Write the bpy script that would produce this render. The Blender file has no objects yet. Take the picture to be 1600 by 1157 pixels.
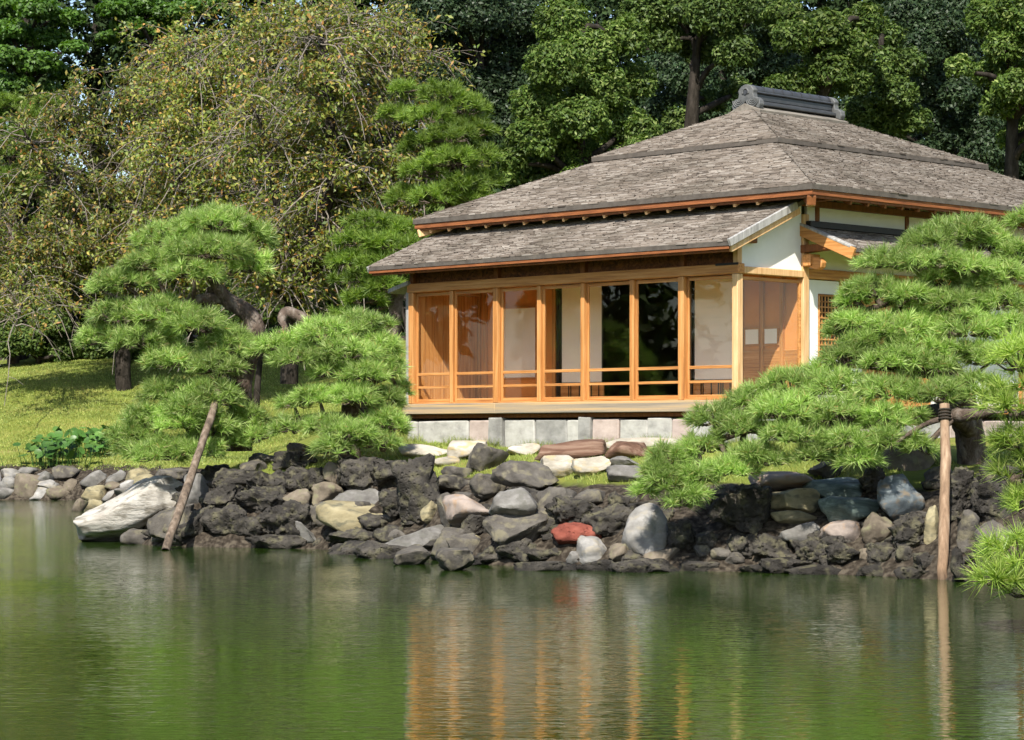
import bpy, bmesh, math, random
import numpy as np
from mathutils import Vector, Matrix

rng = np.random.default_rng(7)
random.seed(7)
scene = bpy.context.scene
COL = scene.collection
PI = math.pi

# ------------------------------------------------------------------ camera
F = 3904.0                    # focal length in photo pixels (1600 wide)
CX, HY, EYE = 800.0, 683.0, 1.6
cam_d = bpy.data.cameras.new('camera')
cam_d.sensor_width = 36.0
cam_d.lens = 36.0 * F / 1600.0
cam_d.shift_y = (HY - 578.5) / 1600.0
cam_d.clip_start = 0.1
cam_d.clip_end = 3000
cam = bpy.data.objects.new('camera', cam_d)
cam.location = (0, 0, EYE)
cam.rotation_euler = (PI / 2, 0, 0)
COL.objects.link(cam)
scene.camera = cam

# ------------------------------------------------------------------ light
SUN = Vector((-0.36, -1.767, 1.88)).normalized()
world = bpy.data.worlds.new('World')
scene.world = world
world.use_nodes = True
wn = world.node_tree
bg = wn.nodes['Background']
sky = wn.nodes.new('ShaderNodeTexSky')
sky.sky_type = 'NISHITA'
sky.sun_disc = False
sky.sun_elevation = math.asin(SUN.z)
sky.sun_rotation = math.atan2(SUN.x, SUN.y)
sky.air_density = 1.0
sky.dust_density = 1.0
wn.links.new(sky.outputs[0], bg.inputs[0])
bg.inputs[1].default_value = 0.10
sd = bpy.data.lights.new('sun', 'SUN')
sd.energy = 4.6
sd.angle = math.radians(0.55)
sd.color = (1.0, 0.95, 0.86)
so = bpy.data.objects.new('sun', sd)
so.rotation_euler = (-SUN).to_track_quat('-Z', 'Y').to_euler()
so.location = (20, -60, 60)
COL.objects.link(so)
vs = scene.view_settings
vs.view_transform = 'Standard'
vs.look = 'None'
vs.exposure = 1.0
vs.gamma = 1.0
scene.cycles.max_bounces = 6
scene.cycles.diffuse_bounces = 4
scene.cycles.glossy_bounces = 3
scene.cycles.use_adaptive_sampling = True
scene.cycles.adaptive_threshold = 0.03
scene.cycles.transparent_max_bounces = 16
scene.cycles.caustics_reflective = False
scene.cycles.caustics_refractive = False

# ------------------------------------------------------------------ helpers
def at(px, py, Y):
    return Vector(((px - CX) / F * Y, Y, EYE + (HY - py) / F * Y))

def tag(o, label=None, cat=None, group=None, kind=None):
    if label: o['label'] = label
    if cat: o['category'] = cat
    if group: o['group'] = group
    if kind: o['kind'] = kind
    return o

def empty(name, loc=(0, 0, 0), rz=0.0, parent=None):
    o = bpy.data.objects.new(name, None)
    o.location = loc
    o.rotation_euler = (0, 0, rz)
    o.empty_display_size = 0.2
    COL.objects.link(o)
    if parent: o.parent = parent
    return o

def link(name, me, mat, parent=None, loc=None, smooth=False):
    if mat is not None and not me.materials:
        me.materials.append(mat)
    o = bpy.data.objects.new(name, me)
    COL.objects.link(o)
    if parent is not None: o.parent = parent
    if loc is not None: o.location = loc
    if smooth:
        me.polygons.foreach_set('use_smooth', np.ones(len(me.polygons), dtype=bool))
    return o

def fast_mesh(name, V, Fc):
    """V (N,3), Fc (M,k) all faces of one size."""
    V = np.asarray(V, dtype=np.float32); Fc = np.asarray(Fc, dtype=np.int32)
    me = bpy.data.meshes.new(name)
    m, k = Fc.shape
    me.vertices.add(len(V)); me.vertices.foreach_set('co', V.ravel())
    me.loops.add(m * k); me.loops.foreach_set('vertex_index', Fc.ravel())
    me.polygons.add(m)
    me.polygons.foreach_set('loop_start', np.arange(0, m * k, k, dtype=np.int32))
    me.polygons.foreach_set('loop_total', np.full(m, k, dtype=np.int32))
    me.update(calc_edges=True)
    return me

def py_mesh(name, V, Fc):
    me = bpy.data.meshes.new(name)
    me.from_pydata([tuple(v) for v in V], [], [tuple(f) for f in Fc])
    me.update()
    return me

class MB:
    """collects quads / polygons for one mesh"""
    def __init__(s): s.v = []; s.f = []
    def add(s, V, Fc):
        n = len(s.v); s.v += [tuple(p) for p in V]; s.f += [tuple(i + n for i in f) for f in Fc]
    def box(s, x0, x1, y0, y1, z0, z1):
        s.add([(x0,y0,z0),(x1,y0,z0),(x1,y1,z0),(x0,y1,z0),(x0,y0,z1),(x1,y0,z1),(x1,y1,z1),(x0,y1,z1)],
              [(0,3,2,1),(4,5,6,7),(0,1,5,4),(1,2,6,5),(2,3,7,6),(3,0,4,7)])
    def beam(s, p0, p1, w, h):
        p0 = Vector(p0); p1 = Vector(p1); d = (p1 - p0).normalized()
        side = d.cross(Vector((0, 0, 1))).normalized(); up = side.cross(d)
        q = []
        for p in (p0, p1):
            for a, b in ((-1,-1),(1,-1),(1,1),(-1,1)):
                q.append(p + side * a * w / 2 + up * b * h / 2)
        s.add(q, [(0,1,2,3),(7,6,5,4),(0,4,5,1),(1,5,6,2),(2,6,7,3),(3,7,4,0)])
    def prism(s, poly, axis, a0, a1):
        """poly 2D in the two other axes, extruded along axis 'x','y','z'"""
        n = len(poly); V = []
        for a in (a0, a1):
            for (p, q) in poly:
                V.append({'x': (a, p, q), 'y': (p, a, q), 'z': (p, q, a)}[axis])
        s.add(V, [tuple(range(n))[::-1], tuple(range(n, 2*n))] + [(i, (i+1) % n, n + (i+1) % n, n + i) for i in range(n)])
    def build(s, name, mat, parent=None, bevel=0.0, smooth=False):
        me = py_mesh(name, s.v, s.f)
        bm = bmesh.new(); bm.from_mesh(me)
        bmesh.ops.recalc_face_normals(bm, faces=bm.faces)
        if bevel > 0:
            bmesh.ops.bevel(bm, geom=list(bm.edges), offset=bevel, segments=1, affect='EDGES', clamp_overlap=True)
        bm.to_mesh(me); bm.free()
        return link(name, me, mat, parent, smooth=smooth)

def bx(name, mat, parent, x0, x1, y0, y1, z0, z1, bevel=0.006):
    m = MB(); m.box(x0, x1, y0, y1, z0, z1)
    return m.build(name, mat, parent, bevel)

def tube(path, radii, sides=7, cap=True, twist=0.0):
    P = np.array([tuple(p) for p in path], dtype=float); R = np.array(radii, dtype=float)
    n = len(P)
    T = np.gradient(P, axis=0); T /= np.linalg.norm(T, axis=1)[:, None] + 1e-9
    ref = np.array([0.0, 0.0, 1.0]) if abs(T[0, 2]) < 0.9 else np.array([1.0, 0, 0])
    V = []; a = np.arange(sides) / sides * 2 * PI
    for i in range(n):
        s = np.cross(T[i], ref); s /= np.linalg.norm(s) + 1e-9
        u = np.cross(s, T[i]); ref = u if abs(np.dot(u, T[min(i+1, n-1)])) < .95 else ref
        V.append(P[i] + R[i] * (np.cos(a)[:, None] * s + np.sin(a)[:, None] * u))
    V = np.concatenate(V)
    Fq = []
    for i in range(n - 1):
        for j in range(sides):
            k = (j + 1) % sides
            Fq.append((i*sides+j, i*sides+k, (i+1)*sides+k, (i+1)*sides+j))
    return V, np.array(Fq)

def spline(pts, n):
    """Catmull-Rom through rows (x,y,z,r)"""
    P = np.array(pts, dtype=float)
    P = np.vstack([2*P[0]-P[1], P, 2*P[-1]-P[-2]])
    out = []
    segs = len(P) - 3
    for i in range(segs):
        for t in np.linspace(0, 1, n, endpoint=(i == segs - 1)):
            a, b, c, d = P[i], P[i+1], P[i+2], P[i+3]
            out.append(.5*((2*b)+(-a+c)*t+(2*a-5*b+4*c-d)*t*t+(-a+3*b-3*c+d)*t**3))
    return np.array(out)

class Big:
    """collects numpy quads/tris chunks of one face size"""
    def __init__(s): s.V = []; s.F = []; s.n = 0
    def add(s, V, Fc):
        if len(V) == 0: return
        s.V.append(np.asarray(V)); s.F.append(np.asarray(Fc) + s.n); s.n += len(V)
    def build(s, name, mat, parent=None, smooth=False):
        me = fast_mesh(name, np.concatenate(s.V), np.concatenate(s.F))
        return link(name, me, mat, parent, smooth=smooth)

# gradient noise
_perm = np.random.default_rng(3).permutation(256); _perm = np.concatenate([_perm, _perm, _perm])
_grad = np.random.default_rng(4).normal(size=(256, 3)); _grad /= np.linalg.norm(_grad, axis=1)[:, None]
def perlin(P):
    P = np.asarray(P, dtype=float)
    I = np.floor(P).astype(int); f = P - I; I &= 255
    u = f * f * f * (f * (f * 6 - 15) + 10)
    r = 0
    for dx in (0, 1):
        for dy in (0, 1):
            for dz in (0, 1):
                h = _perm[_perm[_perm[(I[:, 0] + dx) & 255] + ((I[:, 1] + dy) & 255)] + ((I[:, 2] + dz) & 255)]
                d = f - np.array([dx, dy, dz])
                w = (u[:, 0] if dx else 1-u[:, 0]) * (u[:, 1] if dy else 1-u[:, 1]) * (u[:, 2] if dz else 1-u[:, 2])
                r = r + w * np.sum(_grad[h] * d, axis=1)
    return r
def fbm(P, octaves=4, ridged=False):
    r = 0; a = 1.0; q = np.asarray(P, dtype=float)
    for _ in range(octaves):
        n = perlin(q)
        if ridged: n = .35 - np.abs(n)
        r = r + a * n; a *= .5; q = q * 2.03 + 17.1
    return r

def unit(v):
    return v / (np.linalg.norm(v, axis=-1, keepdims=True) + 1e-9)

# ------------------------------------------------------------------ materials
def nodes_of(name):
    m = bpy.data.materials.new(name); m.use_nodes = True
    nt = m.node_tree
    return m, nt, nt.nodes['Principled BSDF']

def ramp(nt, cols, pos=None):
    r = nt.nodes.new('ShaderNodeValToRGB')
    el = r.color_ramp.elements
    n = len(cols)
    pos = pos or [i / (n - 1) for i in range(n)]
    while len(el) < n: el.new(0.5)
    for e, c, p in zip(el, cols, pos):
        e.position = p; e.color = (*c, 1)
    return r

def surf(name, cols, pos=None, rough=0.8, scale=(4, 4, 4), detail=6, bump=0.3, bscale=None, dist=0.02, spec=0.3,
         pits=0.0, pscale=12, wet=False, distort=0.0, moss=None):
    """noise-coloured surface in object coordinates"""
    m, nt, b = nodes_of(name)
    L = nt.links
    tc = nt.nodes.new('ShaderNodeTexCoord')
    mp = nt.nodes.new('ShaderNodeMapping'); mp.inputs['Scale'].default_value = scale
    L.new(tc.outputs['Object'], mp.inputs['Vector'])
    oi = nt.nodes.new('ShaderNodeObjectInfo')
    va = nt.nodes.new('ShaderNodeVectorMath'); va.operation = 'ADD'
    vm = nt.nodes.new('ShaderNodeVectorMath'); vm.operation = 'SCALE'
    vm.inputs[0].default_value = (31.0, 17.0, 53.0)
    L.new(oi.outputs['Random'], vm.inputs['Scale'])
    L.new(mp.outputs[0], va.inputs[0]); L.new(vm.outputs[0], va.inputs[1])
    nz = nt.nodes.new('ShaderNodeTexNoise'); nz.inputs['Scale'].default_value = 1.0
    nz.inputs['Detail'].default_value = detail; nz.inputs['Roughness'].default_value = 0.65
    nz.inputs['Distortion'].default_value = distort
    L.new(va.outputs[0], nz.inputs['Vector'])
    rp = ramp(nt, cols, pos or [0.3 + 0.4 * i / (len(cols) - 1) for i in range(len(cols))])
    L.new(nz.outputs[0], rp.inputs[0])
    colour = rp.outputs[0]
    geo = nt.nodes.new('ShaderNodeNewGeometry')
    if moss:
        n3 = nt.nodes.new('ShaderNodeTexNoise'); n3.inputs['Scale'].default_value = 2.3; n3.inputs['Detail'].default_value = 8
        L.new(va.outputs[0], n3.inputs['Vector'])
        r3 = ramp(nt, [(0, 0, 0), (1, 1, 1)], [0.52, 0.66]); L.new(n3.outputs[0], r3.inputs[0])
        mx = nt.nodes.new('ShaderNodeMix'); mx.data_type = 'RGBA'
        L.new(r3.outputs[0], mx.inputs['Factor']); L.new(colour, mx.inputs['A']); mx.inputs['B'].default_value = (*moss, 1)
        colour = mx.outputs['Result']
    if wet:
        sp = nt.nodes.new('ShaderNodeSeparateXYZ'); L.new(geo.outputs['Position'], sp.inputs[0])
        mr = nt.nodes.new('ShaderNodeMapRange'); mr.inputs['From Min'].default_value = 0.06; mr.inputs['From Max'].default_value = 0.2
        mr.inputs['To Min'].default_value = 0.35; mr.inputs['To Max'].default_value = 1.0
        ad = nt.nodes.new('ShaderNodeMath'); ad.operation = 'MULTIPLY_ADD'; ad.inputs[1].default_value = 0.15
        L.new(nz.outputs[0], ad.inputs[0]); L.new(sp.outputs['Z'], ad.inputs[2])
        L.new(ad.outputs[0], mr.inputs['Value'])
        mx = nt.nodes.new('ShaderNodeMix'); mx.data_type = 'RGBA'; mx.blend_type = 'MULTIPLY'; mx.inputs['Factor'].default_value = 1
        L.new(colour, mx.inputs['A']); L.new(mr.outputs[0], mx.inputs['B'])
        colour = mx.outputs['Result']
    L.new(colour, b.inputs['Base Color'])
    b.inputs['Roughness'].default_value = rough
    b.inputs['Specular IOR Level'].default_value = spec
    if bump > 0:
        n2 = nt.nodes.new('ShaderNodeTexNoise'); n2.inputs['Detail'].default_value = 9; n2.inputs['Roughness'].default_value = 0.7
        if bscale is None: n2.inputs['Scale'].default_value = 3.0; L.new(va.outputs[0], n2.inputs['Vector'])
        else:
            mp2 = nt.nodes.new('ShaderNodeMapping'); mp2.inputs['Scale'].default_value = bscale
            L.new(tc.outputs['Object'], mp2.inputs['Vector']); L.new(mp2.outputs[0], n2.inputs['Vector']); n2.inputs['Scale'].default_value = 1
        h = n2.outputs[0]
        if pits > 0:
            vo = nt.nodes.new('ShaderNodeTexVoronoi'); vo.inputs['Scale'].default_value = pscale
            L.new(tc.outputs['Object'], vo.inputs['Vector'])
            r2 = ramp(nt, [(0, 0, 0), (1, 1, 1)], [0.05, 0.35]); L.new(vo.outputs['Distance'], r2.inputs[0])
            mm = nt.nodes.new('ShaderNodeMath'); mm.operation = 'MULTIPLY_ADD'; mm.inputs[1].default_value = pits
            L.new(r2.outputs[0], mm.inputs[0]); L.new(h, mm.inputs[2]); h = mm.outputs[0]
        bp = nt.nodes.new('ShaderNodeBump'); bp.inputs['Strength'].default_value = bump; bp.inputs['Distance'].default_value = dist
        L.new(h, bp.inputs['Height']); L.new(bp.outputs[0], b.inputs['Normal'])
    return m

def leafmat(name, cols, pos=None, rough=0.5, transl=0.3, spec=0.4, tcol=None):
    m, nt, b = nodes_of(name); L = nt.links
    g = nt.nodes.new('ShaderNodeNewGeometry')
    rp = ramp(nt, cols, pos)
    L.new(g.outputs['Random Per Island'], rp.inputs[0])
    oi = nt.nodes.new('ShaderNodeObjectInfo')
    mr = nt.nodes.new('ShaderNodeMapRange'); mr.inputs['To Min'].default_value = .78; mr.inputs['To Max'].default_value = 1.2
    L.new(oi.outputs['Random'], mr.inputs['Value'])
    tc = nt.nodes.new('ShaderNodeTexCoord'); nz = nt.nodes.new('ShaderNodeTexNoise'); nz.inputs['Scale'].default_value = 1.7; nz.inputs['Detail'].default_value = 2
    L.new(tc.outputs['Object'], nz.inputs['Vector'])
    m2 = nt.nodes.new('ShaderNodeMapRange'); m2.inputs['From Min'].default_value = .3; m2.inputs['From Max'].default_value = .7
    m2.inputs['To Min'].default_value = .72; m2.inputs['To Max'].default_value = 1.25
    L.new(nz.outputs[0], m2.inputs['Value'])
    vm = nt.nodes.new('ShaderNodeMath'); vm.operation = 'MULTIPLY'; L.new(mr.outputs[0], vm.inputs[0]); L.new(m2.outputs[0], vm.inputs[1])
    hv = nt.nodes.new('ShaderNodeHueSaturation'); L.new(rp.outputs[0], hv.inputs['Color']); L.new(vm.outputs[0], hv.inputs['Value'])
    rp = hv
    L.new(rp.outputs[0], b.inputs['Base Color'])
    b.inputs['Roughness'].default_value = rough
    b.inputs['Specular IOR Level'].default_value = spec
    tr = nt.nodes.new('ShaderNodeBsdfTranslucent')
    hs = nt.nodes.new('ShaderNodeHueSaturation'); hs.inputs['Saturation'].default_value = 1.15; hs.inputs['Value'].default_value = 1.25
    L.new(rp.outputs[0], hs.inputs['Color']); L.new(hs.outputs[0], tr.inputs['Color'])
    mx = nt.nodes.new('ShaderNodeMixShader'); mx.inputs[0].default_value = transl
    L.new(b.outputs[0], mx.inputs[1]); L.new(tr.outputs[0], mx.inputs[2])
    L.new(mx.outputs[0], nt.nodes['Material Output'].inputs['Surface'])
    return m

M = {}
# woods: grain runs along local x (beams), y (side beams) or z (posts)
W1, W2, W3 = (0.25, 0.10, 0.026), (0.46, 0.205, 0.06), (0.58, 0.31, 0.12)
M['wood_x'] = surf('wood_beam_front', [W1, W2, W3], rough=.55, scale=(1.2, 30, 30), bump=.12, dist=.004, spec=.35)
M['wood_y'] = surf('wood_beam_side', [W1, W2, W3], rough=.55, scale=(30, 1.2, 30), bump=.12, dist=.004, spec=.35)
M['wood_z'] = surf('wood_post', [W1, W2, W3], rough=.55, scale=(22, 22, .9), bump=.12, dist=.004, spec=.35)
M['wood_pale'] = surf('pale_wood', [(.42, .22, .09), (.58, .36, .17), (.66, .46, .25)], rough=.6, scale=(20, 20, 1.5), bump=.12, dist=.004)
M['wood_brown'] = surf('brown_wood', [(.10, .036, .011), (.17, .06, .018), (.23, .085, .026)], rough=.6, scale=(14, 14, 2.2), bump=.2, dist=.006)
M['transom'] = surf('carved_transom_wood', [(.055, .02, .007), (.12, .042, .013), (.20, .075, .022)], [.38, .5, .62], rough=.65, scale=(9, 9, 11), detail=9, bump=.5, dist=.015, distort=1.5)
M['eave'] = surf('eave_bark_edge', [(.10, .032, .012), (.22, .075, .025), (.33, .12, .04)], rough=.7, scale=(3, 3, 60), bump=.3, dist=.006)
M['weathered'] = surf('weathered_edge_beam', [(.16, .145, .125), (.30, .24, .17), (.46, .31, .15)], [.32, .48, .62], rough=.75, scale=(.33, 18, 22), bump=.25, dist=.005)
M['greywood'] = surf('grey_weathered_wood', [(.16, .15, .14), (.30, .29, .275), (.42, .41, .39)], rough=.8, scale=(20, 20, 1.5), bump=.25, dist=.005)
M['plaster'] = surf('white_plaster', [(.70, .70, .67), (.78, .78, .75)], rough=.9, scale=(2, 2, 2), bump=.05, dist=.003, spec=.15)
M['paper'] = surf('shoji_paper', [(.80, .77, .71), (.85, .82, .77)], rough=.9, scale=(3, 3, 3), bump=0, spec=.1)
M['blackwood'] = surf('black_lacquer_frame', [(.012, .010, .009), (.022, .018, .015)], rough=.45, scale=(8, 8, 8), bump=.1, dist=.003)
M['tatami'] = surf('veranda_floor', [(.58, .35, .16), (.68, .45, .23)], rough=.4, scale=(1.5, 30, 10), bump=.05, dist=.003)
M['wallclay'] = surf('ochre_clay_wall', [(.58, .235, .065), (.66, .285, .085)], rough=.85, scale=(3, 3, 3), bump=.05, dist=.003)
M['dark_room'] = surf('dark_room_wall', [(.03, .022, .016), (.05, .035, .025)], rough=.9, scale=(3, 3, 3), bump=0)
M['copper'] = surf('dark_ridge_tile', [(.030, .031, .034), (.055, .056, .06)], rough=.42, scale=(6, 6, 6), bump=.1, dist=.004, spec=.5)
M['onigawara'] = surf('grey_ridge_ornament', [(.07, .072, .072), (.12, .122, .12)], rough=.6, scale=(10, 10, 10), bump=.2, dist=.006)
M['fstone'] = surf('cut_foundation_stone', [(.22, .215, .20), (.36, .35, .32), (.46, .45, .42)], rough=.9, scale=(3.5, 3.5, 5), detail=10, bump=.5, dist=.012)
M['fstone_pink'] = surf('pinkish_foundation_stone', [(.27, .21, .185), (.38, .31, .275), (.46, .38, .34)], rough=.9, scale=(3.5, 3.5, 5), detail=10, bump=.5, dist=.012)
M['fstone_dark'] = surf('dark_foundation_stone', [(.15, .145, .135), (.24, .235, .22), (.33, .32, .30)], rough=.9, scale=(3.5, 3.5, 5), detail=10, bump=.5, dist=.012)
M['rope'] = surf('dark_palm_rope', [(.02, .016, .012), (.05, .04, .028)], rough=.9, scale=(20, 20, 60), bump=.4, dist=.006)

def shingle_mat():
    m, nt, b = nodes_of('weathered_bark_shingles'); L = nt.links
    g = nt.nodes.new('ShaderNodeNewGeometry')
    rp = ramp(nt, [(.06, .05, .042), (.115, .097, .082), (.155, .132, .112), (.18, .16, .142), (.25, .228, .205)], [0, .25, .5, .8, 1])
    L.new(g.outputs['Random Per Island'], rp.inputs[0])
    tc = nt.nodes.new('ShaderNodeTexCoord')
    nz = nt.nodes.new('ShaderNodeTexNoise'); nz.inputs['Scale'].default_value = .9; nz.inputs['Detail'].default_value = 5
    L.new(tc.outputs['Object'], nz.inputs['Vector'])
    r2 = ramp(nt, [(.72, .70, .66), (1.0, .97, .94), (1.2, 1.18, 1.15)], [.35, .5, .68]); L.new(nz.outputs[0], r2.inputs[0])
    mx = nt.nodes.new('ShaderNodeMix'); mx.data_type = 'RGBA'; mx.blend_type = 'MULTIPLY'; mx.inputs['Factor'].default_value = 1
    L.new(rp.outputs[0], mx.inputs['A']); L.new(r2.outputs[0], mx.inputs['B'])
    L.new(mx.outputs['Result'], b.inputs['Base Color'])
    b.inputs['Roughness'].default_value = .85; b.inputs['Specular IOR Level'].default_value = .2
    return m
M['shingle'] = shingle_mat()
M['ridgebase'] = surf('ridge_saddle_boards', [(.10, .088, .072), (.17, .15, .125), (.24, .215, .18)], rough=.9, scale=(8, 2, 8), bump=.4, dist=.01)
M['roofbody'] = surf('roof_body', [(.06, .05, .042), (.11, .095, .08)], rough=.9, scale=(6, 6, 6), bump=.3, dist=.01)

def glass_mat():
    m, nt, b = nodes_of('window_glass'); L = nt.links
    nt.nodes.remove(b)
    tr = nt.nodes.new('ShaderNodeBsdfTransparent'); tr.inputs[0].default_value = (.985, .99, .985, 1)
    gl = nt.nodes.new('ShaderNodeBsdfGlossy'); gl.inputs['Roughness'].default_value = 0.01
    lw = nt.nodes.new('ShaderNodeLayerWeight'); lw.inputs['Blend'].default_value = .5
    pw = nt.nodes.new('ShaderNodeMath'); pw.operation = 'POWER'; pw.inputs[1].default_value = 5
    L.new(lw.outputs['Facing'], pw.inputs[0])
    fr = nt.nodes.new('ShaderNodeMath'); fr.operation = 'MULTIPLY_ADD'; fr.inputs[1].default_value = .96; fr.inputs[2].default_value = .04
    L.new(pw.outputs[0], fr.inputs[0])
    mx = nt.nodes.new('ShaderNodeMixShader')
    tc = nt.nodes.new('ShaderNodeTexCoord'); nz = nt.nodes.new('ShaderNodeTexNoise'); nz.inputs['Scale'].default_value = 1.6
    nz.inputs['Detail'].default_value = 1
    bp = nt.nodes.new('ShaderNodeBump'); bp.inputs['Strength'].default_value = .06; bp.inputs['Distance'].default_value = .02
    L.new(tc.outputs['Object'], nz.inputs['Vector']); L.new(nz.outputs[0], bp.inputs['Height']); L.new(bp.outputs[0], gl.inputs['Normal'])
    L.new(fr.outputs[0], mx.inputs[0]); L.new(tr.outputs[0], mx.inputs[1]); L.new(gl.outputs[0], mx.inputs[2])
    L.new(mx.outputs[0], nt.nodes['Material Output'].inputs['Surface'])
    return m
M['glass'] = glass_mat()

def water_mat():
    m, nt, b = nodes_of('green_pond_water'); L = nt.links
    b.inputs['Base Color'].default_value = (.018, .038, .004, 1)
    b.inputs['Roughness'].default_value = .04
    b.inputs['IOR'].default_value = 1.33
    tc = nt.nodes.new('ShaderNodeTexCoord')
    def noise(sc, det, rot=0.0):
        mp = nt.nodes.new('ShaderNodeMapping'); mp.inputs['Scale'].default_value = sc; mp.inputs['Rotation'].default_value = (0, 0, rot)
        L.new(tc.outputs['Object'], mp.inputs['Vector'])
        nz = nt.nodes.new('ShaderNodeTexNoise'); nz.inputs['Scale'].default_value = 1; nz.inputs['Detail'].default_value = det
        L.new(mp.outputs[0], nz.inputs['Vector']); return nz.outputs[0]
    fine = noise((4.5, 13.0, 1), 2, .1)
    mid = noise((1.4, 3.2, 1), 2, -.1)
    gust = noise((.13, .17, 1), 3)
    gr = nt.nodes.new('ShaderNodeMapRange'); gr.inputs['From Min'].default_value = .38; gr.inputs['From Max'].default_value = .62
    gr.inputs['To Min'].default_value = .35; gr.inputs['To Max'].default_value = 1
    L.new(gust, gr.inputs['Value'])
    mu = nt.nodes.new('ShaderNodeMath'); mu.operation = 'MULTIPLY'; L.new(fine, mu.inputs[0]); L.new(gr.outputs[0], mu.inputs[1])
    ad = nt.nodes.new('ShaderNodeMath'); ad.operation = 'MULTIPLY_ADD'; ad.inputs[1].default_value = .4
    L.new(mid, ad.inputs[0]); L.new(mu.outputs[0], ad.inputs[2])
    bp = nt.nodes.new('ShaderNodeBump'); bp.inputs['Strength'].default_value = 1.0; bp.inputs['Distance'].default_value = .0062
    L.new(ad.outputs[0], bp.inputs['Height']); L.new(bp.outputs[0], b.inputs['Normal'])
    return m
M['water'] = water_mat()

def ground_mat():
    m, nt, b = nodes_of('lawn_and_soil'); L = nt.links
    tc = nt.nodes.new('ShaderNodeTexCoord')
    nz = nt.nodes.new('ShaderNodeTexNoise'); nz.inputs['Scale'].default_value = .55; nz.inputs['Detail'].default_value = 9; nz.inputs['Roughness'].default_value = .7
    L.new(tc.outputs['Object'], nz.inputs['Vector'])
    grass = ramp(nt, [(.095, .125, .022), (.15, .175, .033), (.205, .205, .05), (.26, .22, .085)], [.32, .47, .58, .72])
    L.new(nz.outputs[0], grass.inputs[0])
    n2 = nt.nodes.new('ShaderNodeTexNoise'); n2.inputs['Scale'].default_value = 14; n2.inputs['Detail'].default_value = 8
    L.new(tc.outputs['Object'], n2.inputs['Vector'])
    soil = ramp(nt, [(.018, .014, .010), (.045, .036, .027), (.09, .075, .056)], [.35, .5, .65]); L.new(n2.outputs[0], soil.inputs[0])  # soil tones darkened to hold the deep shadows between the rocks
    at_ = nt.nodes.new('ShaderNodeAttribute'); at_.attribute_name = 'soil'
    mr = nt.nodes.new('ShaderNodeMath'); mr.operation = 'MULTIPLY_ADD'; mr.inputs[1].default_value = .8; L.new(nz.outputs[0], mr.inputs[0]); L.new(at_.outputs['Fac'], mr.inputs[2])
    st = ramp(nt, [(0, 0, 0), (1, 1, 1)], [.8, .95]); L.new(mr.outputs[0], st.inputs[0])
    mx = nt.nodes.new('ShaderNodeMix'); mx.data_type = 'RGBA'
    L.new(st.outputs[0], mx.inputs['Factor']); L.new(grass.outputs[0], mx.inputs['A']); L.new(soil.outputs[0], mx.inputs['B'])
    L.new(mx.outputs['Result'], b.inputs['Base Color'])
    b.inputs['Roughness'].default_value = .95; b.inputs['Specular IOR Level'].default_value = .1
    n4 = nt.nodes.new('ShaderNodeTexNoise'); n4.inputs['Scale'].default_value = 9; n4.inputs['Detail'].default_value = 10; n4.inputs['Roughness'].default_value = .8
    L.new(tc.outputs['Object'], n4.inputs['Vector'])
    bp = nt.nodes.new('ShaderNodeBump'); bp.inputs['Strength'].default_value = .7; bp.inputs['Distance'].default_value = .06
    L.new(n4.outputs[0], bp.inputs['Height']); L.new(bp.outputs[0], b.inputs['Normal'])
    return m
M['ground'] = ground_mat()

# rocks
M['lava'] = surf('black_lava_rock', [(.016, .014, .012), (.040, .036, .031), (.09, .08, .066)], rough=.95, scale=(3, 3, 3), detail=9, bump=.9, dist=.05, pits=.5, pscale=16, wet=True, spec=.2, moss=(.10, .092, .058))
M['darkgrey'] = surf('dark_grey_rock', [(.036, .032, .027), (.078, .07, .06), (.14, .127, .108)], rough=.9, scale=(3, 3, 3), detail=9, bump=.7, dist=.03, pits=.2, pscale=25, wet=True, spec=.2, moss=(.14, .125, .085))
M['grey'] = surf('grey_rock', [(.07, .065, .058), (.145, .137, .125), (.25, .24, .225)], rough=.9, scale=(3, 3, 4), detail=9, bump=.6, dist=.03, wet=True, spec=.2, moss=(.12, .115, .10))
M['pale'] = surf('pale_rock', [(.12, .113, .10), (.225, .215, .20), (.37, .355, .335)], rough=.9, scale=(2.5, 2.5, 4), detail=9, bump=.5, dist=.03, wet=True, spec=.2, moss=(.26, .235, .19))
M['cream'] = surf('cream_rock', [(.19, .168, .13), (.33, .30, .245), (.46, .43, .37)], rough=.9, scale=(2.5, 2.5, 6), detail=9, bump=.6, dist=.03, spec=.2, wet=True, moss=(.35, .28, .16))
M['whitish'] = surf('whitish_rock', [(.24, .215, .18), (.40, .375, .33), (.52, .495, .45)], rough=.9, scale=(1.6, 1.6, 5), detail=10, bump=.8, dist=.05, wet=True, spec=.2, moss=(.20, .18, .145))
M['yellow'] = surf('yellowish_rock', [(.15, .125, .07), (.24, .205, .12), (.33, .29, .18)], rough=.9, scale=(2.5, 2.5, 5), detail=9, bump=.6, dist=.03, spec=.2, wet=True, moss=(.13, .12, .08))
M['red'] = surf('red_scoria', [(.11, .03, .022), (.19, .055, .038), (.25, .085, .06)], rough=.95, scale=(4, 4, 4), detail=9, bump=.8, dist=.03, pits=.9, pscale=14, spec=.15)
M['redbrown'] = surf('reddish_brown_slab', [(.045, .025, .018), (.12, .065, .043), (.24, .165, .12)], rough=.9, scale=(1.3, 5, 9), detail=9, bump=.6, dist=.03, spec=.2, distort=.8)
M['pink'] = surf('pinkish_rock', [(.15, .125, .11), (.26, .215, .185), (.34, .27, .22)], rough=.9, scale=(3, 3, 3), detail=9, bump=.5, dist=.025, spec=.2, moss=(.30, .20, .12))
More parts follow.
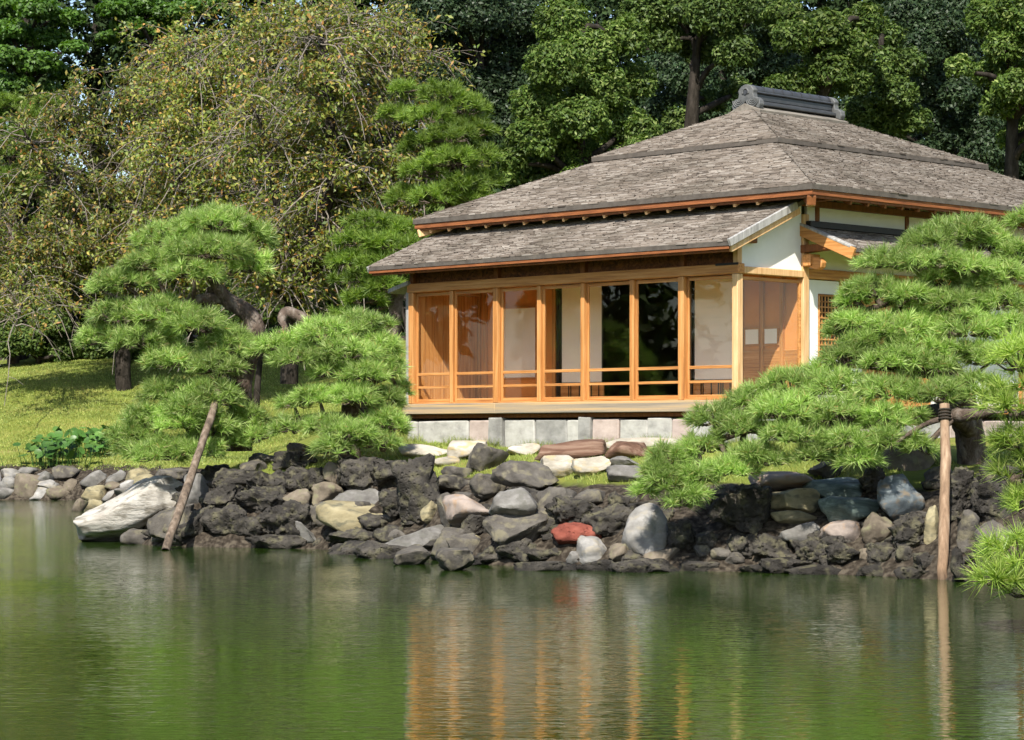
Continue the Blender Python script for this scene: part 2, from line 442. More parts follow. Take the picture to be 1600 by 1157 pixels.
M['green'] = surf('green_schist_rock', [(.035, .05, .045), (.10, .13, .115), (.24, .28, .25)], [.35, .52, .68], rough=.75, scale=(2, 4, 7), detail=9, bump=.5, dist=.025, spec=.3, distort=1.0)
M['blue'] = surf('blue_grey_rock', [(.045, .055, .062), (.10, .12, .13), (.25, .275, .28)], [.35, .53, .7], rough=.75, scale=(3, 3, 5), detail=9, bump=.5, dist=.025, spec=.3, distort=1.0, moss=(.13, .105, .075))
M['brown'] = surf('brown_rock', [(.075, .06, .045), (.14, .115, .085), (.21, .175, .135)], rough=.92, scale=(3, 3, 3), detail=9, bump=.7, dist=.03, spec=.2, wet=True, moss=(.16, .15, .09))
# plants
M['bark'] = surf('dark_bark', [(.012, .010, .008), (.030, .025, .020), (.06, .05, .042)], rough=.95, scale=(9, 9, 3), detail=8, bump=.9, dist=.03, spec=.1)
M['pinebark'] = surf('pine_bark', [(.045, .032, .024), (.11, .082, .064), (.22, .185, .155)], rough=.95, scale=(8, 8, 4), detail=8, bump=.9, dist=.035, spec=.1, pits=.6, pscale=11)
M['greybark'] = surf('grey_twig_bark', [(.13, .11, .09), (.24, .21, .18)], rough=.9, scale=(9, 9, 9), bump=.2, spec=.15)
M['pole'] = surf('peeled_log', [(.10, .06, .035), (.24, .155, .095), (.38, .275, .185)], rough=.8, scale=(14, 14, 1.2), detail=8, bump=.4, dist=.008, wet=True)
M['poledark'] = surf('old_dark_log', [(.035, .026, .02), (.12, .088, .062), (.24, .19, .145)], rough=.85, scale=(12, 12, 1.6), detail=8, bump=.5, dist=.01, wet=True)
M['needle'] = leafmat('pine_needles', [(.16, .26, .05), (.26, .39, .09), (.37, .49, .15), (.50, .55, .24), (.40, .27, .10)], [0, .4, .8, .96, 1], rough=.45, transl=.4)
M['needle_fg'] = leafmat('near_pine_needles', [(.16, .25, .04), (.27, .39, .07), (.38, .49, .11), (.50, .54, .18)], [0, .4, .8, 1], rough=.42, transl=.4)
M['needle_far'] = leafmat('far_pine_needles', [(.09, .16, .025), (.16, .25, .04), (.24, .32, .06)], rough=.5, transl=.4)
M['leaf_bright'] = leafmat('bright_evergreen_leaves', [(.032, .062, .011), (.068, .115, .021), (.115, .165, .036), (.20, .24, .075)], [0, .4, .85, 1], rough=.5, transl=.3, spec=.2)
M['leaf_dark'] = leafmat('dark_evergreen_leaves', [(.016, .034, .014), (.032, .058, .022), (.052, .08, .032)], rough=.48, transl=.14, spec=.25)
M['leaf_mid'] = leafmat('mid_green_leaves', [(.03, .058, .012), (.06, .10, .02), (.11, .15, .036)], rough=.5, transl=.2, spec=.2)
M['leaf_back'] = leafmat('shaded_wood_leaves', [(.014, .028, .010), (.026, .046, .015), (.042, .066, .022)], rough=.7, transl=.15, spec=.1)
M['leaf_fresh'] = leafmat('fresh_green_leaves', [(.04, .10, .012), (.07, .15, .018), (.11, .20, .03)], rough=.5, transl=.35)
M['leaf_cherry'] = leafmat('turning_cherry_leaves', [(.08, .13, .02), (.15, .20, .034), (.25, .27, .054), (.35, .26, .066), (.38, .18, .055)], [0, .35, .7, .9, 1], rough=.5, transl=.3)
M['leaf_shrub'] = leafmat('glossy_shrub_leaves', [(.04, .10, .018), (.06, .14, .025), (.10, .19, .04)], rough=.4, transl=.15, spec=.3)
M['grass'] = leafmat('grass_blades', [(.15, .21, .04), (.23, .29, .06), (.34, .35, .10)], rough=.6, transl=.3)

# ------------------------------------------------------------------ terrain and pond
POND = np.array([(8.6, 10), (8.0, 16), (7.3, 21), (6.2, 25.2), (5.2, 27.4), (4.2, 28.7), (3.2, 29.4), (2.0, 29.9), (.8, 30.5), (-.3, 31.2),
                 (-1.0, 32.6), (-1.9, 34.6), (-2.9, 35.7), (-4.2, 36.1), (-5.4, 36.9), (-6.2, 39.0), (-6.4, 42), (-6.3, 46), (-7.0, 53), (-9.0, 60), (-11.0, 63),
                 (-14.0, 63.6), (-22, 66), (-36, 63), (-50, 52), (-54, 38), (-46, 14), (-26, 3), (-6, 4), (5, 4.5)], dtype=float)

def shore_dist(X, Y):
    X = np.atleast_1d(np.asarray(X, float)); Y = np.atleast_1d(np.asarray(Y, float))
    d = np.full(X.shape, 1e9); inside = np.zeros(X.shape, bool)
    n = len(POND)
    for i in range(n):
        ax, ay = POND[i]; bx_, by_ = POND[(i + 1) % n]
        dx, dy = bx_ - ax, by_ - ay
        t = np.clip(((X - ax) * dx + (Y - ay) * dy) / (dx * dx + dy * dy), 0, 1)
        d = np.minimum(d, np.hypot(X - ax - t * dx, Y - ay - t * dy))
        c = ((ay > Y) != (by_ > Y)) & (X < (bx_ - ax) * (Y - ay) / (by_ - ay + 1e-12) + ax)
        inside ^= c
    return np.where(inside, -d, d)

def smooth01(x):
    x = np.clip(x, 0, 1); return x * x * (3 - 2 * x)

def height(X, Y):
    X = np.atleast_1d(np.asarray(X, float)); Y = np.atleast_1d(np.asarray(Y, float))
    d = shore_dist(X, Y)
    base = np.where(d > 0, 1.55 * (1 - np.exp(-np.maximum(d, 0) / 1.55)), np.maximum(-1.0, d * .9))
    far_left = smooth01((Y - 50) / 8) * smooth01((-X - 3) / 4)
    low = np.where(d > 0, .95 * (1 - np.exp(-np.maximum(d, 0) / .8)) , base)
    h = base * (1 - far_left) + low * far_left
    g = smooth01(d / 9)
    h = h + g * (3.4 * np.exp(-(((X + 10) / 20) ** 2 + ((Y - 90) / 17) ** 2))
                 + 1.5 * np.exp(-(((X + 4.5) / 4) ** 2 + ((Y - 50) / 5) ** 2)))
    back = smooth01((Y - 70) / 60)
    h = h + back * 2.5 + 13 * smooth01((Y - 92) / 60)
    near_cam = smooth01((9 - Y) / 6)
    h = h * (1 - near_cam * .85 * (d > 0))
    P = np.stack([X * .35, Y * .35, np.zeros_like(X)], -1)
    h = h + np.where(d > 0, .16 * smooth01(d / 5) * perlin(P), 0)
    rough = np.exp(-((d - .7) / 1.0) ** 2) * (d > 0) * smooth01((Y - 20) / 6)
    h = h + rough * (.30 * perlin(np.stack([X * 1.9, Y * 1.9, X * 0 + 4], -1)) + .16 * perlin(np.stack([X * 4.7, Y * 4.7, X * 0 + 8], -1)))
    return h

def h1(x, y): return float(height([x], [y])[0])

def axis(lo, a, b, hi, fine, n):
    mid = np.arange(a, b + fine / 2, fine)
    g = np.geomspace(1, 40, n); g = (g - 1) / 39
    return np.concatenate([(a - (a - lo) * g[1:])[::-1], mid, b + (hi - b) * g[1:]])
gx = axis(-1200, -20, 14, 1200, .2, 26); gy = axis(-800, 20, 100, 1500, .25, 26)
GX, GY = np.meshgrid(gx, gy)
GH = height(GX.ravel(), GY.ravel()); GD = shore_dist(GX.ravel(), GY.ravel())
nx, ny = len(gx), len(gy)
ii = np.arange((ny - 1) * nx).reshape(ny - 1, nx)[:, :-1].ravel()
me = fast_mesh('ground', np.stack([GX.ravel(), GY.ravel(), GH], -1), np.stack([ii, ii + 1, ii + nx + 1, ii + nx], -1))
a = me.attributes.new('soil', 'FLOAT', 'POINT')
gx_, gy_ = GX.ravel(), GY.ravel()
soil = 1.0 - smooth01((GD - .8) / 1.6)
soil = np.maximum(soil, smooth01((gy_ - 58) / 6) * smooth01((gx_ + 5) / 5))
soil = np.maximum(soil, smooth01((gy_ - 84) / 6))   # leaf litter under the wood
a.data.foreach_set('value', soil.astype(np.float32))
tag(link('ground', me, M['ground'], smooth=True), 'lawn rising from the rocky bank to the wood', kind='structure')

wv = [(-62, 0, 0), (14, 0, 0), (14, 72, 0), (-62, 72, 0)]
tag(link('water', py_mesh('water', wv, [(0, 1, 2, 3)]), M['water']), 'rippled green pond water', kind='structure')

# ------------------------------------------------------------------ teahouse
RZ = -math.atan2(.7093, .7049)
E1 = np.array([math.cos(RZ), math.sin(RZ)]); E2 = np.array([-math.sin(RZ), math.cos(RZ)])
C0 = np.array([3.25, 36.0])
H = empty('teahouse', (C0[0], C0[1], 0), RZ)
tag(H, 'wooden waterside teahouse with glazed veranda and grey shingled hip roof', 'teahouse')

def s_at(px, t):
    k = (px - CX) / F; c = C0 + t * E2
    return (k * c[1] - c[0]) / (E1[0] - k * E1[1])
def t_at(px, s):
    k = (px - CX) / F; c = C0 + s * E1
    return (k * c[1] - c[0]) / (E2[0] - k * E2[1])
def z_at(py, s, t):
    return EYE + (HY - py) / F * (C0 + s * E1 + t * E2)[1]

SL = s_at(646, 0)
posts_s = [SL] + [s_at(p, 0) for p in (708, 778, 845, 913, 990, 1068)] + [0.0]
ZF, ZG0, ZG1 = 2.145, 2.15, 3.94        # floor, opening bottom and top

# foundation stones (front row then the right flank)
edges = [636, 653, 733, 765, 787, 836, 886, 905, 925, 967, 1012, 1050, 1078, 1112, 1150, 1172]
kinds = ['fstone', 'fstone', 'fstone_pink', 'fstone_dark', 'fstone', 'fstone_dark', 'fstone', 'fstone_dark', 'fstone_pink', 'fstone', 'fstone', 'fstone_pink', 'fstone', 'fstone_dark', 'fstone']
def rough_block(name, mat, parent, x0, x1, y0, y1, z0, z1, seed):
    bm = bmesh.new()
    bmesh.ops.create_cube(bm, size=1.0)
    bmesh.ops.bevel(bm, geom=list(bm.edges), offset=.035, segments=1, affect='EDGES')
    bmesh.ops.subdivide_edges(bm, edges=list(bm.edges), cuts=1, use_grid_fill=True)
    P = np.array([v.co[:] for v in bm.verts])
    P = P * np.array([x1 - x0, y1 - y0, z1 - z0]) + np.array([(x0+x1)/2, (y0+y1)/2, (z0+z1)/2])
    P = P + .022 * np.stack([perlin(P * 6 + seed), perlin(P * 6 + seed + 9), perlin(P * 6 + seed + 21)], -1)
    for v, p in zip(bm.verts, P): v.co = p
    bmesh.ops.triangulate(bm, faces=[f for f in bm.faces if len(f.verts) > 4])
    me = bpy.data.meshes.new(name); bm.to_mesh(me); bm.free()
    return link(name, me, M[mat], parent)
for i in range(len(edges) - 1):
    a0, a1 = s_at(edges[i], -.05), s_at(edges[i+1], -.05)
    pil = kinds[i] == 'fstone_dark' and i in (3, 7)
    rough_block('foundation_stone', kinds[i], H, a0 + .008, a1 - .008, -.10 if pil else -.05 - .02 * random.random(), .35, 1.38, 1.905 if pil else 1.85 + .03 * random.random(), i * 3.7)
for j in range(9):
    rough_block('foundation_stone', random.choice(['fstone', 'fstone_dark', 'fstone_pink']), H, -.3, .08, .36 + j * .95, 1.29 + j * .95, 1.38, 1.86, 50 + j * 3.1)
bx('underfloor_shade', M['dark_room'], H, SL + .1, -.35, .4, 9.2, 1.3, 1.93, 0)  # dark box standing in for the shaded void under the floor
# edge beam and floor
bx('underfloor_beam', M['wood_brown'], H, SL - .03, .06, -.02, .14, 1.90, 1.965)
sj = s_at(776, -.1)
bx('edge_beam', M['weathered'], H, SL - .12, sj - .002, -.14, .10, 1.968, 2.135, .008)
bx('edge_beam', M['weathered'], H, sj + .002, .14, -.14, .10, 1.968, 2.135, .008)
bx('edge_beam', M['weathered'], H, -.10, .138, .103, 1.6, 1.968, 2.13, .008)
bx('side_sill', M['wood_y'], H, -.10, .13, 1.603, 9.2, 1.968, 2.10, .008)
bx('floor', M['tatami'], H, SL, -.103, .103, 9.1, 2.0, 2.12, 0)
bx('ceiling', M['wood_pale'], H, SL, -.075, .08, 1.42, 4.13, 4.16, 0)
# posts and front sashes
for i, s in enumerate(posts_s):
    w = .055 if i in (0, 2, 6, 7) else .04
    bx('post', M['wood_pale'] if i == 7 else M['wood_z'], H, s - w, s + w, -w - .01, w, 2.14, 3.95, .006)
for i in range(7):
    s0, s1 = posts_s[i] + (.058 if i in (0, 2, 6) else .043), posts_s[i+1] - (.058 if i in (1, 5, 6) else .043)
    m = MB(); t0 = .0 if i % 2 else .014; t1 = t0 + .03
    m.box(s0, s0 + .035, t0, t1, 2.16, 3.94); m.box(s1 - .035, s1, t0, t1, 2.16, 3.94)
    fr = m.build('window', M['wood_z'], H, .004)
    for (z0, z1) in ((2.16, 2.215), (3.89, 3.94), (2.385, 2.425), (2.595, 2.64)):
        bx('rail', M['wood_x'], fr, s0 + .036, s1 - .036, t0 + .002, t1 - .002, z0, z1, .003)
    bx('pane', M['glass'], fr, s0 + .03, s1 - .03, t0 + .012, t0 + .016, 2.2, 3.9, 0)
bx('sill_rail', M['wood_x'], H, SL, 0, -.05, .06, 2.137, 2.158, .003)
bx('lintel', M['wood_x'], H, SL - .08, .075, -.075, .075, 3.955, 4.10, .008)
# transom over the lintel: boards between short struts
tr_s = [SL] + [s_at(p, 0) for p in (778, 913, 1068)] + [0.0]
for i in range(4):
    bx('transom_panel', M['transom'], H, tr_s[i] + .05, tr_s[i+1] - .05, .02, .045, 4.103, 4.44, .004)
for s in tr_s:
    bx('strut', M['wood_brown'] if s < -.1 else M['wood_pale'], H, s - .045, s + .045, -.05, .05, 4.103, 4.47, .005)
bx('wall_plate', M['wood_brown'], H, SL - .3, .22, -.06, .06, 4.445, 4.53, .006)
# left end: weathered shutter box with cap, return glazing
bx('shutter_box', M['greywood'], H, SL - .17, SL - .09, -.02, .95, 1.75, 3.98, .006)
cap = MB(); cap.prism([(SL - .50, 3.96), (SL - .02, 4.08), (SL - .02, 4.15), (SL - .50, 4.03)], 'y', -.12, 1.05)
cap.build('shutter_box_cap', M['greywood'], H, .006)
bx('post', M['wood_z'], H, SL - .05, SL + .05, 1.45, 1.55, 2.14, 4.9, .006)
for k in range(7):
    bx('wall_plank', M['wood_z'], H, SL - .02, SL + .02, .06 + k * .198, .06 + k * .198 + .194, 2.14, 3.95, .004)
bx('lintel', M['wood_y'], H, SL - .07, SL + .07, .08, 1.45, 3.957, 4.09, .006)
# right return glazing
bx('post', M['wood_pale'], H, -.055, .065, 1.44, 1.57, 2.10, 4.90, .006)
m = MB(); m.box(-.02, .02, .06, .10, 2.16, 3.92); m.box(-.02, .02, 1.395, 1.435, 2.16, 3.92); m.box(-.02, .02, .1, 1.395, 2.16, 2.21); m.box(-.02, .02, .1, 1.395, 3.87, 3.92)
fr = m.build('window', M['wood_y'], H, .003); bx('pane', M['glass'], fr, -.002, .002, .08, 1.41, 2.18, 3.9, 0)
bx('lintel', M['wood_pale'], H, -.07, .07, .08, 1.44, 3.957, 4.06, .008)
bx('lintel_cap', M['blackwood'], H, -.35, .085, -.085, -.077, 4.075, 4.11, .003)
m = MB(); zr = lambda t: 4.37 + .415 * (t + .5) - .075
m.prism([(.078, 4.065), (1.438, 4.065), (1.438, zr(1.438)), (.078, zr(.078))], 'x', -.03, .02)
m.build('plaster_gable', M['plaster'], H)
bx('bracket_block', M['wood_brown'], H, .03, .13, -.02, .30, 4.40, 4.50, .01)
# inner wall with shoji, dark opening
TI = 1.5
def inner(name, mat, s0, s1, z0, z1, t0=TI, th=.03, bevel=0.004, parent=H):
    return bx(name, M[mat], parent, s0, s1, t0, t0 + th, z0, z1, bevel)
def shoji(s0, s1, z0, z1, frame='wood_x', koshi=None):
    m = MB(); w = .03
    m.box(s0, s0 + w, TI - .03, TI - .005, z0, z1); m.box(s1 - w, s1, TI - .03, TI - .005, z0, z1)
    m.box(s0 + w, s1 - w, TI - .03, TI - .005, z0, z0 + w); m.box(s0 + w, s1 - w, TI - .03, TI - .005, z1 - w, z1)
    f = m.build('shoji_screen', M[frame], H, .003)
    bx('paper', M['paper'], f, s0 + w * .8, s1 - w * .8, TI - .018, TI - .012, z0 + w * .8, z1 - w * .8, 0)
    n = 5
    for k in range(1, n):
        z = z0 + (z1 - z0) * k / n
        bx('bar', M['paper'], f, s0 + w, s1 - w, TI - .0215, TI - .0175, z - .005, z + .005, 0)
    return f
bx('inner_wall', M['wallclay'], H, SL + .05, s_at(876, TI), TI, TI + .05, 2.121, 4.126, 0)
shoji(s_at(783, TI), s_at(840, TI), 2.55, 3.75)
for p in (738, 760, 843, 868):
    s = s_at(p, TI); bx('post', M['wood_z'], H, s - .04, s + .04, TI - .05, TI - .002, 2.121, 4.126, .004)
for (p0, p1) in ((875, 944), (1082, 1149)):
    s0, s1 = s_at(p0, TI), s_at(p1, TI)
    shoji(s0 + .03, s1, 2.45, 4.06, 'blackwood')
    bx('shoji_foot_panel', M['wood_x'], H, s0 + .03, s1, TI - .02, TI + .01, 2.15, 2.445, .003)
    for f in (.2, .25, .45, .62, .68, .73, .9):
        x = s0 + .03 + f * (s1 - s0 - .03)
        bx('foot_bar', M['blackwood'], H, x - .009, x + .009, TI - .032, TI - .0205, 2.15, 2.445, .002)
    bx('door_jamb', M['blackwood'], H, s0 - .05, s0 + .025, TI - .04, TI + .04, 2.121, 4.126, .003)
bx('inner_lintel', M['blackwood'], H, s_at(868, TI) + .045, s_at(1152, TI), TI - .03, TI + .05, 4.065, 4.126, .003)
bx('inner_wall', M['wallclay'], H, s_at(1152, TI) + .002, -.08, TI, TI + .05, 2.121, 4.126, 0)
bx('post', M['wood_z'], H, s_at(1152, TI) - .03, s_at(1152, TI) + .04, TI - .05, TI - .002, 2.121, 4.126, .004)
for (p0, p1) in ((1167, 1187), (1197, 1216)):  # pale panels added in place of reflections on the side glass
    f = bx('reflection_panel', M['wood_x'], H, s_at(p0, TI) - .03, s_at(p1, TI) + .03, TI - .03, TI - .004, 2.97, 3.25, .003)
    bx('paper', M['paper'], f, s_at(p0, TI), s_at(p1, TI), TI - .036, TI - .031, 3.0, 3.22, 0)
for p in (1160, 1192, 1224): bx('post', M['wood_z'], H, s_at(p, TI) - .035, s_at(p, TI) + .035, TI - .055, TI - .003, 2.121, 4.126, .004)
bx('wainscot', M['wood_x'], H, s_at(1152, TI) + .045, -.08, TI - .025, TI - .002, 2.13, 2.90, .004)
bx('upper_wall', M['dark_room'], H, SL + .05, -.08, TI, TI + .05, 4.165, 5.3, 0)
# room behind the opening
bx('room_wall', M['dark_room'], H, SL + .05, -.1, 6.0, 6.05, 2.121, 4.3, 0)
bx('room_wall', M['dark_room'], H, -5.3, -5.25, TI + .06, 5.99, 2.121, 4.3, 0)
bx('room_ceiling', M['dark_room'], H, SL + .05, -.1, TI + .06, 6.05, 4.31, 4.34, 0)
# the two little braziers / chairs are not visible; the veranda stays bare
# right flank: plaster wall with lattice window
tl0, tl1 = t_at(1280, 0), t_at(1345, 0)
bx('plaster_wall', M['plaster'], H, -.05, .0, 1.575, tl0 - .03, 2.102, 3.94, 0)
bx('plaster_wall', M['plaster'], H, -.05, .0, tl0 - .028, tl1 + .03, 3.74, 3.94, 0)
bx('plaster_wall', M['plaster'], H, -.05, .0, tl0 - .028, tl1 + .03, 2.102, 2.78, 0)
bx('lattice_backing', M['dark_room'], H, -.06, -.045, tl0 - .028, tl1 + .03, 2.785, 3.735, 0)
m = MB(); m.box(-.03, .02, tl0 - .025, tl0, 2.79, 3.73); m.box(-.03, .02, tl1, tl1 + .025, 2.79, 3.73); m.box(-.03, .02, tl0, tl1, 2.79, 2.815); m.box(-.03, .02, tl0, tl1, 3.705, 3.73)
lat = m.build('lattice_window', M['wood_y'], H, .003)
n = 13
for k in range(1, n):
    t = tl0 + (tl1 - tl0) * k / n; bx('slat', M['wood_z'], lat, -.02, -.004, t - .010, t + .010, 2.816, 3.704, .002)
for k in range(1, 11):
    z = 2.815 + .89 * k / 11; bx('slat', M['wood_y'], lat, -.0035, .008, tl0, tl1, z - .010, z + .010, .002)
tp = tl1 + .09
bx('post', M['wood_z'], H, -.06, .04, tp - .05, tp + .05, 2.103, 3.95, .006)
bx('half_post', M['wood_z'], H, -.02, .03, t_at(1313, 0) - .03, t_at(1313, 0) + .03, 3.742, 3.95, .004)
bx('wooden_door', M['wood_z'], H, -.05, -.01, tp + .055, tp + 1.55, 2.103, 3.94, .004)
for k in range(1, 6):
    t = tp + .055 + 1.495 * k / 6; bx('batten', M['wood_brown'], H, -.009, .012, t - .015, t + .015, 2.11, 3.93, .003)
bx('post', M['wood_z'], H, -.06, .04, tp + 1.555, tp + 1.655, 2.103, 3.95, .006)
bx('plaster_wall', M['plaster'], H, -.05, .0, tp + 1.66, 9.2, 2.102, 3.94, 0)
for t in (5.3, 7.2, 9.1): bx('post', M['wood_z'], H, -.06, .04, t - .05, t + .05, 2.103, 3.95, .006)
bx('lintel', M['wood_y'], H, -.065, .06, 1.575, 9.2, 3.952, 4.10, .008)
bx('plaster_wall', M['plaster'], H, -.05, .0, 1.575, 9.2, 4.102, 4.62, 0)
bx('back_wall', M['plaster'], H, SL, 0, 9.21, 9.26, 1.6, 5.2, 0)
bx('left_wall', M['wallclay'], H, SL - .03, SL + .02, 1.56, 9.2, 1.6, 5.2, 0)
# bracket stack on the corner post
m = MB(); m.prism([(1.40, 4.12), (1.64, 4.12), (1.64, 4.30), (1.40, 4.30)], 'x', .07, .22); m.build('bracket', M['wood_y'], H, .012)
m = MB(); m.prism([(.08, 4.13), (.30, 4.06), (.38, 4.09), (.40, 4.17), (.34, 4.24), (.08, 4.28)], 'y', 1.44, 1.56); m.build('bracket_arm', M['wood_x'], H, .01)
m = MB(); m.prism([(.0, 4.32), (.48, 4.345), (.62, 4.40), (.60, 4.44), (.0, 4.44)], 'y', 1.42, 1.58); m.build('bracket_arm', M['wood_brown'], H, .01)
# upper flank wall
bx('plaster_wall', M['plaster'], H, -.05, .0, 1.60, 9.2, 4.72, 5.30, 0)
for p in (1276, 1416, 1568, 1700):
    t = t_at(p, 0); bx('strut', M['wood_brown'], H, -.04, .03, t - .04, t + .04, 4.74, 5.30, .005)

# -------- roofs
def shingles(mb, A, B, C, D, v0=0.0, v1=1.0, expo=.036, th=.011, wmin=.08, wmax=.23, lift=.005):
    """rows of split shingles on the plane A-B (eave) to D-C (top)"""
    A, B, C, D = [np.array(p, float) for p in (A, B, C, D)]
    ab = (B - A) / np.linalg.norm(B - A)
    up = (D - A) - ab * np.dot(D - A, ab); Ls = np.linalg.norm(up); up /= Ls
    nrm = np.cross(ab, up); nrm = nrm if nrm[2] > 0 else -nrm
    n = int(Ls * (v1 - v0) / expo)
    for i in range(n):
        v = v0 + (v1 - v0) * i / n
        Lp = A + (D - A) * v; Rp = B + (C - B) * v
        ln = np.dot(Rp - Lp, ab)
        if ln < .05: continue
        w = rng.uniform(wmin, wmax, int(ln / wmin) + 2); e = np.cumsum(w) - rng.uniform(0, wmax)
        e = np.concatenate([[0], e[(e > .02) & (e < ln - .02)], [ln]])
        x0, x1 = e[:-1], e[1:]; k = len(x0)
        g = .002
        dv = rng.normal(0, .007, k); dl = rng.normal(0, .003, k) + lift; tilt = rng.normal(0, .003, k)
        hgt = expo * 1.7
        shift0 = np.dot(D - A, ab) / Ls; shift1 = np.dot(C - B, ab) / Ls
        def P(x, y, z): return Lp + x[:, None] * ab + y[:, None] * up + z[:, None] * nrm
        lim = np.minimum(1.0, 1.0)
        yb = dv; yt = np.full(k, hgt)
        xa0 = np.where(x0 == 0, shift0 * hgt, x0); xa1 = np.where(x1 == ln, ln + shift1 * hgt, x1)
        V = np.stack([P(x0 + g, yb, th + dl - tilt), P(x1 - g, yb + rng.normal(0, .003, k), th + dl + tilt), P(xa1 - g, yt, dl * 0 + .001), P(xa0 + g, yt, dl * 0 + .001),
                      P(x0 + g, yb, dl * 0 - .006), P(x1 - g, yb, dl * 0 - .006)], 1)
        o = (np.arange(k) * 6)[:, None]
        Fq = np.concatenate([o + np.array([0, 1, 2, 3]), o + np.array([4, 5, 1, 0])], 0)
        mb.add(V.reshape(-1, 3), Fq)

# main hip roof
sL, sR, tF, tB = -7.62, .85, .65, 10.45
sC, tN, tX = -3.42, 4.42, 6.5
ZE, ZR = 5.235, 6.98
def hip(v, dz=0.0, base=None):
    """ring of four corners at fraction v between the eave and the ridge"""
    r = []
    for (s, t, cs, ct) in ((sL, tF, sC, tN), (sR, tF, sC, tN), (sR, tB, sC, tX), (sL, tB, sC, tX)):
        r.append((s + (cs - s) * v, t + (ct - t) * v, ZE + (ZR - ZE) * v + dz))
    return r
def hip_body(name, v0, th, dz, mat, parent):
    a = hip(v0, dz); b = hip(1, dz); a2 = hip(v0, dz - th); b2 = hip(1, dz - th)
    V = a + [b[0], b[2]] + a2 + [b2[0], b2[2]]
    Fc = [(0, 1, 4), (1, 2, 5, 4), (2, 3, 5), (3, 0, 4, 5), (6, 10, 7), (7, 10, 11, 8), (8, 11, 9), (9, 11, 10, 6),
          (0, 6, 7, 1), (1, 7, 8, 2), (2, 8, 9, 3), (3, 9, 6, 0)]
    return link(name, py_mesh(name, V, Fc), mat, parent)
roof = hip_body('roof', 0.0, .075, 0, M['roofbody'], H)
VB = .53
upper = hip_body('upper_roof_tier', VB, .07, .10, M['roofbody'], H)
for (par, v0, v1, dz) in ((roof, 0.0, .56, .0), (upper, VB, 1.0, .10)):
    mb = Big()
    a, b = hip(0, dz), hip(1, dz)
    shingles(mb, a[0], a[1], b[1], b[0], v0, v1)
    shingles(mb, a[1], a[2], b[2], b[1], v0, v1)
    tag(mb.build('shingles', M['shingle'], par), kind='stuff')
# eave board ring under the main eave
def ring(name, mat, parent, s0, s1, t0, t1, w, z0, z1):
    V = []
    for z in (z0, z1):
        V += [(s0, t0, z), (s1, t0, z), (s1, t1, z), (s0, t1, z), (s0+w, t0+w, z), (s1-w, t0+w, z), (s1-w, t1-w, z), (s0+w, t1-w, z)]
    Fc = []
    for i in range(4):
        j = (i + 1) % 4
        Fc += [(i, i+8, j+8, j), (4+i, 4+j, 12+j, 12+i), (i, j, 4+j, 4+i), (8+i, 12+i, 12+j, 8+j)]
    return link(name, py_mesh(name, V, Fc), mat, parent)
ring('eave_board', M['eave'], roof, sL + .02, sR - .02, tF + .02, tB - .02, .09, 5.085, 5.158)
ring('eave_board', M['wood_brown'], roof, sL + .05, sR - .05, tF + .05, tB - .05, .08, 5.05, 5.083)
pf = (ZR - ZE) / (tN - tF); pr = (ZR - ZE) / (sR - sC)
for k in range(19):
    s = sL + .35 + k * .44
    if s > .12: break
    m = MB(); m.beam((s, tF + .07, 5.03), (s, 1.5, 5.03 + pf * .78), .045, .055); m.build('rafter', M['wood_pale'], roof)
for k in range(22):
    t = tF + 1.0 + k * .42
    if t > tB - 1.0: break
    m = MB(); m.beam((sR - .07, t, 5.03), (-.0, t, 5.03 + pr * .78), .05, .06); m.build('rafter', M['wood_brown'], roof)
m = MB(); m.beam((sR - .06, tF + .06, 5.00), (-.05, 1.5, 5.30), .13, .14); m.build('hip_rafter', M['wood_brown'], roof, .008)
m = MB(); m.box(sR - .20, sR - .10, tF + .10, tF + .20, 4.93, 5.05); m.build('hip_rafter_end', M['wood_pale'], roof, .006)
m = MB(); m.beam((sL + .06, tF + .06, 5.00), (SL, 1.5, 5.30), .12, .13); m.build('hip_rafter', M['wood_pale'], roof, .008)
bx('wall_plate', M['wood_brown'], H, SL - .6, .6, 1.34, 1.46, 5.06, 5.16, .008)
bx('wall_plate', M['wood_brown'], H, .003, .10, 1.46, 9.4, 5.02, 5.12, .008)

# ridge: shingled saddle, tile courses, scrolled end ornaments
r0, r1 = tN - .18, tX + .12
m = MB(); zb = ZR + .02
m.prism([(sC - .34, zb + .0), (sC, zb + .13), (sC + .34, zb + .0), (sC + .33, zb - .05), (sC - .33, zb - .05)], 'y', r0, r1)
ridge = m.build('ridge', M['ridgebase'], H, .006)
z0 = zb + .10
for (w, za, zc, mt) in ((.20, 0, .055, 'copper'), (.13, .056, .085, 'copper'), (.115, .086, .20, 'copper'), (.15, .201, .235, 'copper')):
    bx('ridge_tile_course', M[mt], ridge, sC - w, sC + w, r0 + .16, r1 - .16, z0 + za, z0 + zc, .012)
V, Fq = tube([(sC, r0 + .14, z0 + .262), (sC, r1 - .14, z0 + .262)], [.085, .085], 14)
me = fast_mesh('ridge_cap', V, Fq); link('ridge_cap', me, M['copper'], ridge, smooth=True)
for k in range(9):
    t = r0 + .2 + k * (r1 - r0 - .4) / 8
    V, Fq = tube([(sC, t - .02, z0 + .262), (sC, t + .02, z0 + .262)], [.093, .093], 14)
    link('cap_band', fast_mesh('cap_band', V, Fq), M['copper'], ridge)
